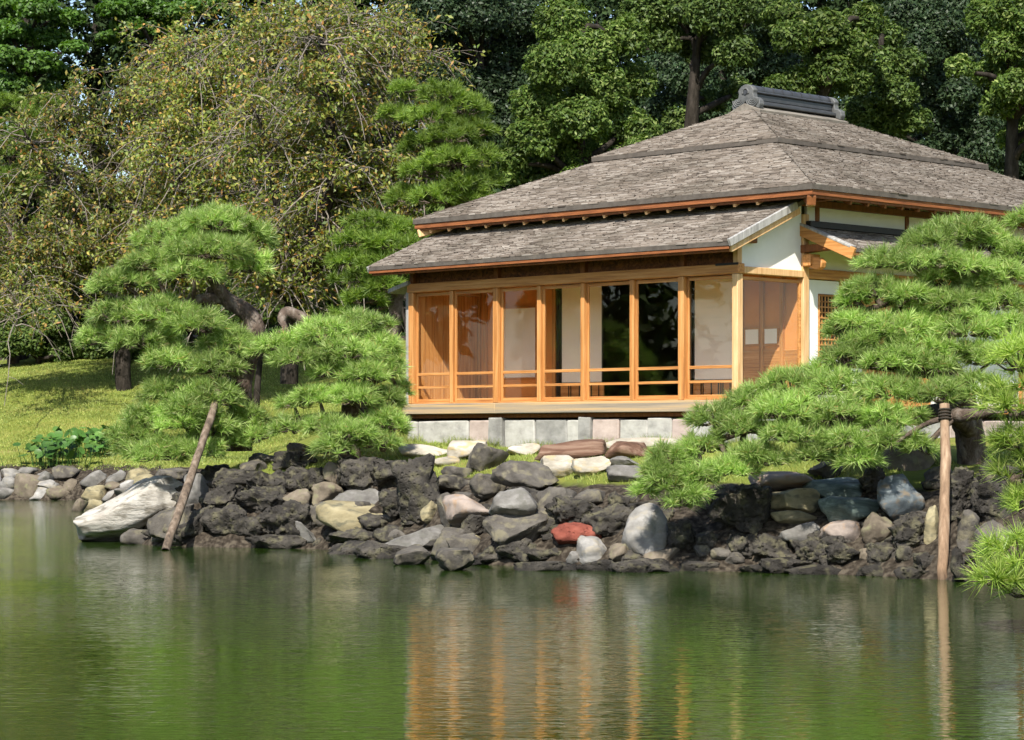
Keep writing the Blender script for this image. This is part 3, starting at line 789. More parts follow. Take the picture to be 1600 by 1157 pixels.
def ornament(t, sgn):
    out = []
    hw = .32
    base = [(-.34, -.06), (-.38, .02), (-.36, .10), (-.29, .15), (-.21, .16), (-.19, .24), (-.21, .30), (-.14, .37), (-.05, .405)]
    base = [(x * .8, z * .9) for x, z in base]
    poly = [(sC + x, z0 - .02 + z) for x, z in base] + [(sC - x, z0 - .02 + z) for x, z in base[::-1]]
    poly += [(sC + .16, z0 - .02), (sC, z0 + .06), (sC - .16, z0 - .02)]
    m = MB(); m.prism(poly, 'y', t - .06, t + .06)
    o = m.build('ridge_ornament', M['onigawara'], ridge, .01)
    tt = t - sgn * .065
    def arc(cx, cz, R, a0, a1, r):
        aa = np.linspace(a0, a1, 14)
        V, Fq = tube([(cx + R * math.cos(x), tt, cz + R * math.sin(x)) for x in aa], [r] * 14, 6)
        link('scroll', fast_mesh('scroll', V, Fq), M['onigawara'], o, smooth=True)
    for R in (.035, .066, .097, .128):
        arc(sC - .145, z0 + .10, R, PI * 1.02, PI * 1.95, .014)
        arc(sC + .145, z0 + .10, R, PI * 1.05, PI * 1.98, .014)
    arc(sC, z0 + .215, .062, -.3, PI + .3, .018)
    m = MB(); m.prism([(sC + .04 * math.cos(x), z0 + .215 + .04 * math.sin(x)) for x in np.linspace(0, 2*PI, 12, endpoint=False)], 'y', tt - .012, tt + .012)
    m.build('boss', M['copper'], o)
ornament(r0 + .10, 1); ornament(r1 - .10, -1)

# lower roof over the front veranda
a0, a1 = s_at(575, -.5), s_at(1140, -.5)
def pent_z(t): return 4.385 + .415 * (t + .5)
m = MB(); m.prism([(-.5, pent_z(-.5)), (1.5, pent_z(1.5)), (1.5, pent_z(1.5) - .07), (-.5, pent_z(-.5) - .065)], 'x', a0, a1)
low = m.build('veranda_roof', M['roofbody'], H)
mb = Big(); shingles(mb, (a0, -.5, pent_z(-.5)), (a1, -.5, pent_z(-.5)), (a1, 1.5, pent_z(1.5)), (a0, 1.5, pent_z(1.5)))
tag(mb.build('shingles', M['shingle'], low), kind='stuff')
bx('eave_board', M['eave'], low, a0 + .01, a1 - .03, -.49, -.40, pent_z(-.5) - .115, pent_z(-.5) - .067, .004)
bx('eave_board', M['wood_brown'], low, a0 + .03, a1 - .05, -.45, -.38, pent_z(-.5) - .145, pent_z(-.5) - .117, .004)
for k in range(17):
    s = a0 + .3 + k * .45
    if s > a1 - .15: break
    m = MB(); m.beam((s, -.37, pent_z(-.37) - .135), (s, .35, pent_z(.35) - .115), .045, .05); m.build('rafter', M['wood_x'], low)
m = MB(); m.beam((a1 + .01, -.52, pent_z(-.52) - .02), (a1 + .01, 1.0, pent_z(1.0) - .02), .05, .11); m.build('verge_board', M['greywood'], low, .006)
m = MB(); m.beam((a1 - .03, -.45, pent_z(-.45) - .13), (a1 - .03, 1.1, pent_z(1.1) - .13), .06, .10); m.build('verge_board', M['wood_pale'], low, .006)
m = MB(); m.beam((a0 - .0, -.5, pent_z(-.5) - .05), (a0 - .0, 1.1, pent_z(1.1) - .05), .05, .10); m.build('verge_board', M['greywood'], low, .006)
bx('black_strip', M['blackwood'], low, a0 + .02, a1 - .05, 1.36, 1.48, pent_z(1.4), pent_z(1.4) + .05, .004)  # black strip along the top of the veranda roof
# pent roof along the right flank
b0, b1 = 1.44, 9.4
def side_z(s): return 4.74 - .41 * s
m = MB(); m.prism([(0.003, side_z(0)), (.93, side_z(.93)), (.93, side_z(.93) - .06), (0.003, side_z(0) - .065)], 'y', b0, b1)
pent = m.build('side_pent_roof', M['roofbody'], H)
mb = Big(); shingles(mb, (.93, b0, side_z(.93)), (.93, b1, side_z(.93)), (.0, b1, side_z(0)), (.0, b0, side_z(0)))
tag(mb.build('shingles', M['shingle'], pent), kind='stuff')
bx('eave_board', M['eave'], pent, .83, .92, b0 + .05, b1, side_z(.93) - .11, side_z(.93) - .062, .004)
for k in range(18):
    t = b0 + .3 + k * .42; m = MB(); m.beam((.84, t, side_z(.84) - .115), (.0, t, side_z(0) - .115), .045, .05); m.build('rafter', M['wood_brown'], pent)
m = MB(); m.beam((-.02, b0 - .01, side_z(-.02) - .07), (1.0, b0 - .01, side_z(1.0) - .07), .05, .17); m.build('verge_board', M['wood_x'], pent, .006)
m = MB(); m.beam((.0, b0 + .03, side_z(0) + .015), (.95, b0 + .03, side_z(.95) + .015), .14, .035); m.build('verge_board', M['greywood'], pent, .006)
bx('black_strip', M['blackwood'], pent, .004, .16, b0 + .05, b1, side_z(.1), side_z(.1) + .10, .01)  # black strip along the wall at the top of the pent roof

# ------------------------------------------------------------------ rocks
_ico = {}
def ico(sub):
    if sub not in _ico:
        bm = bmesh.new(); bmesh.ops.create_icosphere(bm, subdivisions=sub, radius=1.0)
        V = np.array([v.co[:] for v in bm.verts]); Fc = np.array([[v.index for v in f.verts] for f in bm.faces]); bm.free()
        _ico[sub] = (V, Fc)
    return _ico[sub]

def rock_mesh(kind, seed, rx, ry, rz, sub, taper=None, flat=0.0):
    r = np.random.default_rng(int(seed * 131) + 5)
    U, Fc = ico(sub)
    lava = kind == 'lava'
    pw = .7 if lava else .95 if kind == 'red' else (.42 if kind in ('cream', 'redbrown') and rx > 1.6 * rz else .62)
    P = np.sign(U) * np.abs(U) ** pw
    P = P * (1 / np.maximum(1.0, np.linalg.norm(P, axis=1, keepdims=True) ** .4))
    for _ in range(3 if kind == 'red' else 14 if not lava else 8):
        n = r.normal(size=3); n /= np.linalg.norm(n); d = r.uniform(.48, .88)
        q = P @ n; P = P - n * (np.maximum(q - d, 0) * .92)[:, None]
    asp = np.array([rx, ry, rz]) / max(rx, ry, rz)
    Q = P * asp + seed * 7.7
    big = max(rx, ry, rz)
    if lava:
        D = .55 * fbm(Q * 1.7, 3) + .5 * fbm(Q * np.array([2.6, 2.6, 3.6]) + 5, 6, ridged=True)
    elif kind in ('darkgrey', 'brown', 'red'):
        D = .26 * fbm(Q * 1.6, 3) + .15 * fbm(Q * 3.6 + 5, 5, ridged=True)
    else:
        D = .22 * fbm(Q * 1.4, 3) + .085 * fbm(Q * 4 + 5, 5, ridged=True)
    P = P * (1 + D)[:, None]
    if taper:
        side, amt = taper
        x = (P[:, 0] - P[:, 0].min()) / np.ptp(P[:, 0])
        if side == 'L': x = 1 - x
        P[:, 2] = P[:, 2].min() + (P[:, 2] - P[:, 2].min()) * (1 - amt * smooth01(x) )
    lo, hi = P.min(0), P.max(0)
    P = (P - (lo + hi) / 2) / ((hi - lo) / 2)
    return fast_mesh('rock', P * np.array([rx, ry, rz]), Fc)

def hit(px, py):
    k = (px - CX) / F; m = (HY - py) / F
    Y = np.arange(24, 95, .03)
    z = EYE + m * Y
    g = np.maximum(height(k * Y, Y), 0.0)
    i = np.argmax(z <= g)
    return float(Y[i]) if z[i] <= g[i] else None

ZOOM = {'a': (560, 640, 3.2), 'b': (960, 660, 2.759), 'c': (0, 640, 2.667), 'd': (240, 690, 5.0), 'p': (0, 0, 1.0)}
def rock(z, x0, y0, x1, y1, kind, label, cat='rock', name='rock', group=None, taper=None, dep=1.0, back=0.0, sub=None, under=.22):
    ox, oy, sc = ZOOM[z]
    x0, x1 = ox + x0 / sc, ox + x1 / sc; y0, y1 = oy + y0 / sc, oy + y1 / sc
    cx = (x0 + x1) / 2
    Y = hit(cx, y1) or 36.0
    Y += back
    s = F / Y
    rx = (x1 - x0) / 2 / s * ({'lava': 1.34 if z == 'c' else 1.2, 'darkgrey': 1.14}.get(kind, 1.07)); hgt = (y1 - y0) / s
    rz = hgt / 2 * (1 + under / 1.6)
    ry = dep * .5 * (rx + min(rz * 1.4, rx))
    top = EYE + (HY - y0) / s
    seed = (x0 * 1.37 + y0 * 2.11) % 97
    if sub is None: sub = 5 if (x1 - x0) * (y1 - y0) > (1800 if kind == 'lava' else 6000) else (4 if (x1 - x0) > 18 else 3)
    me = rock_mesh(kind, seed, rx, ry, rz, sub, taper)
    o = link(name, me, M[kind], None, (float((cx - CX) / F * Y), Y + ry * .55, top - rz), smooth=(kind in ('cream', 'pale', 'blue', 'green')))
    tag(o, label, cat, group)
    return o

# terrace below the veranda and the bank in the middle (coordinates read in the enlarged photograph)
B = 'a'
rock(B, 205, 172, 452, 238, 'cream', 'flat cream stone at the left end of the terrace below the veranda', taper=('R', .3))
rock(B, 445, 152, 640, 252, 'cream', 'cream terrace stone behind the round grey-brown boulder')
rock(B, 745, 168, 905, 228, 'cream', 'flat cream stone left of the reddish brown slab')
rock(B, 355, 233, 505, 282, 'cream', 'small pale flat stone below the left terrace stones')
rock(B, 535, 165, 742, 304, 'darkgrey', 'round grey-brown boulder on the grass below the veranda')
rock(B, 890, 148, 1240, 256, 'redbrown', 'long reddish brown slab with bark-like grain', taper=('L', .25))
rock(B, 1236, 158, 1475, 248, 'redbrown', 'shorter brown slab right of the long reddish one', taper=('R', .2))
rock(B, 1240, 140, 1610, 205, 'cream', 'long cream ledge stone behind the brown slabs', back=.5)
rock(B, 915, 228, 1085, 338, 'cream', 'yellow-cream block under the reddish slab, left half')
rock(B, 1070, 232, 1258, 332, 'cream', 'yellow-cream block under the reddish slab, right half')
rock(B, 1252, 233, 1412, 296, 'grey', 'small grey flat stone right of the yellow-cream blocks')
rock(B, 1246, 278, 1425, 362, 'grey', 'pale grey sloping stone above the small grass patch')
rock(B, 680, 254, 985, 410, 'darkgrey', 'craggy dark rock above the large grey boulder')
rock(B, 565, 318, 735, 445, 'darkgrey', 'dark brown angular rock left of the craggy rock')
rock(B, 388, 325, 565, 420, 'darkgrey', 'brown-grey slab below the small pale flat stone')
rock(B, 420, 282, 562, 345, 'darkgrey', 'pitted dark stone on top of the brown-grey slab')
rock(B, 175, 218, 405, 590, 'lava', 'tall black lava rock shaded by the pine', dep=.8)
rock(B, 230, 440, 320, 560, 'brown', 'reddish brown stone at the foot of the tall lava rock')
rock(B, 310, 455, 402, 570, 'yellow', 'tan block at the foot of the tall lava rock')
rock(B, 395, 415, 475, 600, 'darkgrey', 'narrow dark upright stone left of the pinkish slab')
rock(B, 425, 425, 665, 605, 'pink', 'large pinkish slab with a smooth slanting face', taper=('R', .2))
rock(B, 655, 390, 895, 540, 'grey', 'large smooth pale grey boulder in the middle of the bank', back=-.75, dep=.9)
rock(B, 640, 470, 935, 720, 'darkgrey', 'big crumpled dark rock below the pale grey boulder')
rock(B, 510, 522, 665, 640, 'lava', 'dark rock wedged between the pinkish slab and crumpled rock')
rock(B, 368, 590, 575, 745, 'darkgrey', 'smooth dark triangular rock at the waterline')
rock(B, 130, 580, 445, 725, 'grey', 'gravelly grey slab beside the dark triangular rock', taper=('L', .45))
rock(B, 530, 622, 625, 675, 'yellow', 'small tan stone above the dark triangular rock')
rock(B, 900, 388, 1085, 545, 'darkgrey', 'craggy grey-brown rock right of the pale grey boulder')
rock(B, 950, 428, 1155, 605, 'lava', 'lava rock directly above the red stone')
rock(B, 1080, 398, 1255, 490, 'darkgrey', 'cracked dark rock below the small grass patch')
rock(B, 1130, 465, 1355, 640, 'lava', 'lava rock between the red stone and pale upright boulder')
rock(B, 1250, 405, 1350, 520, 'lava', 'lava rock at the tip of the low pine pad')
rock(B, 970, 564, 1226, 684, 'red', 'rust red porous stone')
rock(B, 1096, 632, 1248, 760, 'pale', 'rounded whitish stone below the red one')
rock(B, 1250, 668, 1382, 760, 'brown', 'round brown-grey stone right of the whitish one')
rock(B, 1325, 468, 1548, 715, 'pale', 'upright pale grey boulder under the tip of the low pine pad', taper=('L', .15))
rock(B, 1428, 690, 1605, 775, 'brown', 'flat dark stone at the waterline below the upright pale boulder')
rock(B, 850, 688, 1062, 765, 'lava', 'flat dark rock below the red stone')
rock(B, 1040, 708, 1112, 768, 'grey', 'small grey stone left of the whitish stone')
rock(B, 580, 680, 725, 775, 'lava', 'low dark rock at the waterline by the triangular rock')
rock(B, 700, 640, 900, 775, 'lava', 'black rock in the shadow under the crumpled rock')
rock(B, 150, 600, 240, 660, 'darkgrey', 'small dark stone beside the gravelly slab')
rock(B, 0, 655, 372, 745, 'lava', 'low pale kerb stone at the waterline below the gravelly slab', taper=('R', .3), under=1)
rock(B, 800, 758, 1085, 806, 'lava', 'long kerb stone at the waterline below the red stone', under=1.2)
rock(B, 1105, 750, 1300, 806, 'lava', 'kerb stone at the waterline below the whitish stone', under=1.2)
rock(B, 1290, 755, 1460, 815, 'lava', 'kerb stone at the waterline right of the whitish stone', under=1.2)
rock(B, 420, 735, 620, 780, 'lava', 'thin kerb stone at the waterline below the triangular rock', under=1.2)
# right bank
B = 'b'
rock(B, 425, 262, 685, 470, 'lava', 'jagged black lava rock left of the yellowish boulder')
rock(B, 590, 212, 890, 300, 'pink', 'broad mauve-brown slab above the yellowish boulder')
rock(B, 668, 283, 888, 400, 'yellow', 'smooth yellowish boulder on the right bank')
rock(B, 680, 380, 872, 445, 'yellow', 'yellowish stone below the smooth yellowish boulder')
rock(B, 828, 238, 1085, 350, 'green', 'dark green rounded rock with pale veins')
rock(B, 893, 318, 1155, 430, 'green', 'blue-green slab below the dark green rock')
rock(B, 1140, 222, 1338, 425, 'blue', 'large blue-grey boulder with an orange-brown patch')
rock(B, 1195, 385, 1345, 545, 'lava', 'black boulder below the blue-grey one')
rock(B, 1068, 388, 1204, 535, 'brown', 'brown rounded rock left of the black boulder')
rock(B, 893, 423, 1078, 525, 'pink', 'flat-faced mauve block below the blue-green slab')
rock(B, 708, 430, 925, 525, 'grey', 'grey gravelly rock left of the mauve block')
rock(B, 605, 478, 765, 605, 'lava', 'dark squarish rock below the yellowish stones')
rock(B, 478, 478, 625, 605, 'lava', 'black rock below the jagged lava rock')
rock(B, 798, 498, 935, 608, 'lava', 'dark rock below the grey gravelly rock')
rock(B, 928, 518, 1064, 612, 'lava', 'dark rock below the mauve block')
rock(B, 1098, 518, 1222, 615, 'lava', 'dark rock below the brown rounded rock')
rock(B, 238, 418, 362, 545, 'lava', 'dark upright rock right of the upright pale boulder')
rock(B, 352, 468, 445, 545, 'lava', 'small black rock left of the black rock below the jagged one')
rock(B, 348, 523, 435, 585, 'darkgrey', 'small brown stone at the waterline, left of three')
rock(B, 420, 540, 512, 605, 'darkgrey', 'small brown stone at the waterline, middle of three')
rock(B, 480, 558, 558, 615, 'darkgrey', 'small brown stone at the waterline, right of three')
rock(B, 1058, 538, 1112, 605, 'brown', 'small brown stone between two dark waterline rocks')
rock(B, 1218, 528, 1304, 618, 'lava', 'dark stone at the waterline left of the support post')
rock(B, 1298, 558, 1392, 635, 'lava', 'dark stone at the foot of the support post')
rock(B, 1336, 358, 1404, 525, 'yellow', 'tall tan rock just left of the support post')
rock(B, 750, 590, 860, 625, 'lava', 'low black stone near the waterline under the dark rocks')
rock(B, 848, 158, 985, 250, 'darkgrey', 'dark rock under the middle of the right pine')
rock(B, 1062, 188, 1174, 315, 'lava', 'dark lava rock behind the dark green rock')
rock(B, 1165, 88, 1405, 240, 'brown', 'large dark brown rock in the shade left of the post top', back=.4)
rock(B, 1436, 188, 1562, 385, 'lava', 'tall lava rock right of the support post')
rock(B, 1484, 375, 1580, 545, 'darkgrey', 'cracked dark rock above the near pine branch')
rock(B, 1440, 340, 1500, 430, 'lava', 'small lava rock right of the support post')
rock(B, 1455, 535, 1530, 690, 'lava', 'dark pointed rock at the waterline right of the post')
rock(B, 1560, 160, 1720, 420, 'lava', 'lava rock at the right edge behind the pine sprays')
rock(B, 1570, 420, 1720, 640, 'darkgrey', 'dark rock at the right edge behind the near branch')
rock(B, 0, 590, 270, 645, 'lava', 'kerb stone at the waterline below the upright pale boulder', under=1.2)
rock(B, 262, 595, 480, 640, 'lava', 'kerb stone at the waterline below the three small brown stones', under=1.2)
rock(B, 530, 600, 770, 648, 'lava', 'long olive kerb stone at the waterline of the right bank', under=1.2)
rock(B, 760, 608, 1064, 648, 'lava', 'long dark kerb stone at the waterline of the right bank', under=1.2)
rock(B, 1058, 610, 1224, 655, 'lava', 'olive kerb stone at the waterline left of the post', under=1.2)
rock(B, 1220, 622, 1362, 675, 'lava', 'rough kerb stone at the waterline beside the post', under=1.2)
# left bank
B = 'c'
rock(B, 305, 278, 800, 540, 'whitish', 'large whitish rock sloping into the water beside the leaning pole', taper=('L', .62), sub=5, dep=.8)
rock(B, 620, 393, 785, 555, 'darkgrey', 'dark round boulder at the foot of the leaning pole')
rock(B, 700, 400, 905, 565, 'lava', 'black boulder right of the leaning pole foot', back=.15)
rock(B, 650, 243, 780, 310, 'darkgrey', 'flat black stone above the large whitish rock')
rock(B, 765, 263, 865, 410, 'grey', 'pale grey upright rock right of the leaning pole')
rock(B, 838, 228, 965, 320, 'lava', 'flat dark lava rock right of the pole top stones')
rock(B, 1000, 208, 1102, 268, 'darkgrey', 'small dark stone on the crest of the lava bank, left')
rock(B, 1040, 180, 1175, 232, 'darkgrey', 'smooth dark capping stone on the crest of the lava bank')
rock(B, 1150, 172, 1295, 248, 'lava', 'mossy black rock on the crest of the lava bank')
rock(B, 1198, 138, 1305, 196, 'darkgrey', 'grey-brown stone highest on the lava crest')
rock(B, 888, 243, 1060, 345, 'lava', 'upper lava rock right of the pale grey upright rock')
rock(B, 1040, 250, 1200, 350, 'lava', 'upper lava rock under the smooth capping stone')
rock(B, 1190, 235, 1300, 340, 'lava', 'upper lava rock under the mossy black one')
rock(B, 1290, 240, 1370, 340, 'lava', 'upper lava rock left of the brown pitted one')
rock(B, 850, 300, 1010, 420, 'lava', 'lava rock in the left middle of the bank')
rock(B, 1000, 330, 1180, 440, 'lava', 'lava rock in the centre of the left bank')
rock(B, 1160, 330, 1290, 430, 'brown', 'mossy brown rock in the middle of the lava bank')
rock(B, 855, 395, 1080, 545, 'lava', 'large lava rock at the water right of the black boulder')
rock(B, 1050, 400, 1180, 525, 'lava', 'lava rock above the spotted kerb stone')
rock(B, 1130, 375, 1290, 525, 'lava', 'folded lava rock left of the thin leaf-shaped stone')
rock(B, 1278, 383, 1385, 490, 'darkgrey', 'thin leaf-shaped dark stone beside the hollowed rock', dep=.6)
rock(B, 1232, 465, 1330, 562, 'grey', 'grey pointed stone touching the water left of the hollowed rock', taper=('R', .5))
rock(B, 1318, 380, 1610, 520, 'yellow', 'hollowed olive-tan rock overhanging the water', dep=.8)
rock(B, 1390, 330, 1610, 420, 'grey', 'grey weathered rock on top of the hollowed one')
rock(B, 1300, 300, 1440, 400, 'brown', 'rough brown rock left of the grey weathered one')
rock(B, 1425, 195, 1610, 345, 'lava', 'black lava rock under the right pad of the pine')
rock(B, 1345, 215, 1455, 320, 'brown', 'brown pitted rock on the lava crest')
rock(B, 1330, 500, 1480, 575, 'lava', 'black rock in the hollow above the water', back=.3)
rock(B, 998, 508, 1285, 575, 'lava', 'spotted pale kerb stone at the waterline of the left bank', under=.9)
rock(B, 1388, 488, 1610, 565, 'lava', 'dark rock under the hollowed overhang')
rock(B, 1395, 548, 1640, 605, 'lava', 'low kerb stone at the waterline below the hollowed rock', under=1.0)
rock(B, 508, 498, 668, 560, 'darkgrey', 'low grey stone at the water below the large whitish rock')
rock(B, 1560, 210, 1720, 330, 'lava', 'lava rock at the right end of the left crest')
rock(B, 1590, 330, 1700, 480, 'lava', 'black lava rock right of the hollowed rock')
# the far low shore wall at the left edge
for q in ((0,245,92,290),(0,278,64,336),(52,265,172,372),(143,255,222,304),(118,320,202,368),(192,315,312,370),(158,288,242,328),(258,288,342,328),
          (330,252,442,322),(343,315,442,384),(440,252,522,304),(428,298,502,334),(518,243,624,304),(498,293,562,334),(556,268,664,334),
          (298,368,362,424),(350,373,424,414),(420,330,500,372),(-70,250,8,340),(60,240,150,272),(-60,320,60,372),(470,325,560,360)):
    k = random.choice(['pale', 'grey', 'pale', 'yellow', 'brown', 'grey'])
    rock(B, *q, k, 'rounded %s stone in the low shore wall at the far left' % {'pale': 'whitish', 'grey': 'mid grey', 'yellow': 'tan', 'brown': 'brown'}[k], name='shore_stone', group='stones of the far left shore wall', sub=3, under=.6)
rock(B, 220, 232, 322, 296, 'darkgrey', 'dark grey stone in the low far left shore wall', name='shore_stone', sub=3)
# small filler stones packed between the named rocks
for (x0, x1, y0, y1, n, lab) in ((235, 620, 740, 850, 45, 'small dark stone packed between the lava rocks of the left bank'),
                             (600, 1000, 775, 880, 32, 'small dark stone packed between the rocks below the terrace'),
                             (980, 1600, 745, 892, 70, 'small dark stone packed between the rocks under the right pine')):
    for _ in range(n):
        x, y = rng.uniform(x0, x1), rng.uniform(y0, y1)
        w = rng.uniform(10, 28); h = w * rng.uniform(.5, .9)
        rock('p', x - w, y - h, x + w, y + h * .6, random.choice(['lava', 'lava', 'lava', 'darkgrey']), lab, name='packing_stone', group=lab.replace('small dark stone', 'stones'), sub=4 if w > 18 else 3, back=.12)

# ------------------------------------------------------------------ pines
def needles(rs, C, A, n, L, w, amin=.25, amax=1.45):
    """C (m,3) tuft centres, A (m,3) axes -> triangles"""
    m = len(C)
    c = np.repeat(C, n, 0); a = np.repeat(A, n, 0)
    r = rs.normal(size=(m * n, 3)); r -= a * np.sum(r * a, 1, keepdims=True); r = unit(r)
    th = rs.uniform(amin, amax, m * n)[:, None]
    d = a * np.cos(th) + r * np.sin(th)
    ln = L * rs.uniform(.7, 1.1, m * n)[:, None]
    st = c - a * rs.uniform(0, .3, m * n)[:, None] * L
    side = unit(np.cross(d, rs.normal(size=(m * n, 3)))) * w / 2
    tip = st + d * ln
    tip[:, 2] -= .06 * L
    V = np.stack([st - side, st + side, tip], 1).reshape(-1, 3)
    return V, (np.arange(m * n) * 3)[:, None] + np.array([0, 1, 2])

def pine(name, label, base, trunk, limbs, pads, L=.15, w=.007, nn=44, mat='needle', bark='pinebark', dens=1.0, seed=1, cat='tree', group=None, fat=(1.05, 1.2)):
    rs = np.random.default_rng(seed)
    root = empty(name, base); tag(root, label, cat, group)
    b = np.array(base, float)
    def limb(pts, nm, sides=9):
        P = np.array([[*(np.array(at(x, y, Y)) - b), r] for (x, y, Y, r) in pts])
        S = spline(P, 7)
        nz = perlin(S[:, :3] * 3 + seed) * .25
        V, Fq = tube(S[:, :3] + nz[:, None] * S[:, 3:4] * np.array([1, .5, .6]), S[:, 3] * (1 + .25 * perlin(S[:, :3] * 7 + seed)), sides)
        V = V * 1.0
        return link(nm, fast_mesh(nm, V, Fq), M[bark], root, smooth=True), S
    _, TS = limb(trunk, 'trunk', 11)
    anchors = [TS[len(TS)//3:]]
    for lb in limbs:
        _, S = limb(lb, 'branch', 8); anchors.append(S)
    AN = np.concatenate(anchors)
    for pd in pads:
        px, py, qx, qz, Y = pd[:5]
        s = F / Y
        c = np.array(at(px, py, Y)) - b
        R = np.array([qx / s * fat[0], qx / s * .82 * fat[0], qz / s * fat[1]])
        n = int(dens * (PI * R[0] * R[1] + PI * (R[0] + R[1]) * R[2]) / (.44 * L * L)) + 4
        u = unit(rs.normal(size=(n * 3, 3))); u = u[u[:, 2] > -.3][:n]
        lump = 1 + .5 * perlin(u * 1.8 + seed + px * .1)
        C = c + u * R * (rs.uniform(.7, 1.0, len(u)) * lump)[:, None]
        out = unit(u * np.array([1, 1, .6])); A = unit(out * .75 + np.array([0, 0, .75]) + rs.normal(size=(len(u), 3)) * .28)
        V, Fq = needles(rs, C, A, nn, L, w)
        pad = link('foliage_pad', fast_mesh('foliage_pad', V, Fq), M[mat], root)
        # twigs: pad stem from the nearest limb and shoots to the tufts
        tb = Big()
        foot = c - np.array([0, 0, R[2] * .35])
        j = np.argmin(np.linalg.norm(AN[:, :3] - foot, axis=1)); p0 = AN[j, :3]
        mid = (p0 + foot) / 2 + rs.normal(size=3) * .05 + np.array([0, 0, .02])
        S = spline([[*p0, .045], [*mid, .032], [*foot, .02]], 5); V, Fq = tube(S[:, :3], S[:, 3], 6); tb.add(V, Fq)
        for i in range(0, len(C), 3):
            q = C[i] - A[i] * L * .3; f = foot + (q - foot) * np.array([.35, .35, .1])
            V, Fq = tube([f, (f + q) / 2 - np.array([0, 0, .02]), q], [.011, .008, .005], 4); tb.add(V, Fq)
        tb.build('twigs', M[bark], pad)
    return root

Yl = 39.0
pine('pine_tree', 'low garden pine with layered pads on the left bank, propped by a leaning pole', (at(372, 690, Yl).x, Yl, h1(at(372, 690, Yl).x, Yl)),
     [(374, 705, Yl, .21), (376, 640, Yl, .20), (378, 590, Yl, .17), (392, 545, Yl, .15), (400, 515, Yl, .15), (384, 487, Yl, .14), (355, 470, Yl, .12), (335, 440, Yl - .1, .09), (322, 400, Yl - .1, .06), (318, 360, Yl, .03)],
     [[(345, 466, Yl, .10), (300, 470, Yl - .2, .07), (235, 490, Yl - .3, .04)], [(376, 620, Yl, .10), (330, 600, Yl - .3, .07), (260, 640, Yl - .5, .04)],
      [(376, 640, Yl, .09), (350, 665, Yl - .3, .06), (300, 690, Yl - .5, .03)], [(330, 450, Yl, .06), (310, 560, Yl - .3, .05), (290, 580, Yl - .4, .03)],
      [(340, 440, Yl, .06), (390, 410, Yl + .2, .03)]],
     [(335, 352, 62, 24, Yl), (270, 375, 52, 24, Yl - .1), (392, 375, 38, 26, Yl + .2), (330, 395, 62, 22, Yl - .5), (245, 412, 50, 20, Yl - .3), (195, 440, 46, 17, Yl - .2), (160, 452, 24, 11, Yl), (392, 418, 30, 20, Yl - .2), (300, 428, 48, 18, Yl - .6),
      (195, 495, 50, 24, Yl - .2), (255, 490, 48, 22, Yl - .5), (160, 530, 36, 18, Yl), (225, 535, 55, 22, Yl - .4), (305, 510, 46, 22, Yl - .7), (350, 545, 38, 22, Yl - .5), (275, 565, 52, 20, Yl - .6), (335, 575, 42, 18, Yl - .8), (372, 528, 24, 14, Yl - .4),
      (275, 618, 52, 22, Yl - .6), (330, 622, 42, 24, Yl - .9), (235, 660, 44, 24, Yl - .7), (290, 660, 50, 22, Yl - 1.0), (220, 700, 38, 18, Yl - .8), (272, 700, 44, 18, Yl - 1.0), (335, 668, 38, 20, Yl - .9), (388, 655, 34, 18, Yl - .5), (360, 690, 28, 12, Yl - .6), (245, 712, 46, 16, Yl - 1.1), (310, 705, 40, 16, Yl - 1.2), (205, 680, 34, 16, Yl - .8), (400, 680, 26, 12, Yl - .7), (300, 640, 44, 20, Yl - 1.1)],
     L=.19, seed=11, nn=42, w=.0135)
Yb = 37.8
pine('pine_tree', 'garden pine with drooping pads between the left pine and the veranda corner', (at(548, 715, Yb).x, Yb, h1(at(548, 715, Yb).x, Yb) - .05),
     [(548, 722, Yb, .17), (545, 660, Yb, .15), (548, 620, Yb, .13), (530, 570, Yb, .12), (500, 520, Yb, .11), (470, 497, Yb, .10), (448, 488, Yb, .09), (440, 500, Yb - .1, .06), (446, 515, Yb - .2, .04)],
     [[(546, 640, Yb, .08), (580, 600, Yb - .2, .06), (610, 590, Yb - .2, .03)], [(535, 585, Yb, .08), (560, 545, Yb, .05), (570, 520, Yb, .03)], [(547, 660, Yb, .07), (510, 655, Yb - .3, .05), (470, 668, Yb - .4, .03)],
      [(547, 660, Yb, .07), (580, 670, Yb - .3, .05), (605, 690, Yb - .4, .03)]],
     [(560, 512, 46, 20, Yb), (505, 525, 46, 20, Yb - .3), (445, 540, 44, 16, Yb - .2), (410, 548, 24, 11, Yb), (590, 545, 36, 20, Yb - .1), (470, 560, 46, 16, Yb - .5), (545, 552, 46, 20, Yb - .5), (608, 580, 28, 22, Yb - .2), (570, 585, 40, 18, Yb - .6), (625, 610, 14, 14, Yb), (515, 582, 30, 13, Yb - .5),
      (500, 622, 46, 16, Yb - .5), (555, 622, 42, 18, Yb - .7), (602, 630, 30, 20, Yb - .5), (460, 630, 26, 12, Yb - .3), (600, 662, 34, 18, Yb - .7), (458, 668, 30, 14, Yb - .5), (510, 665, 32, 14, Yb - .8), (548, 680, 44, 18, Yb - 1.0), (520, 702, 30, 13, Yb - 1.1), (590, 692, 34, 14, Yb - .9), (618, 670, 18, 12, Yb - .5)],
     L=.185, seed=12, nn=42, w=.0135)
Yr = 30.4
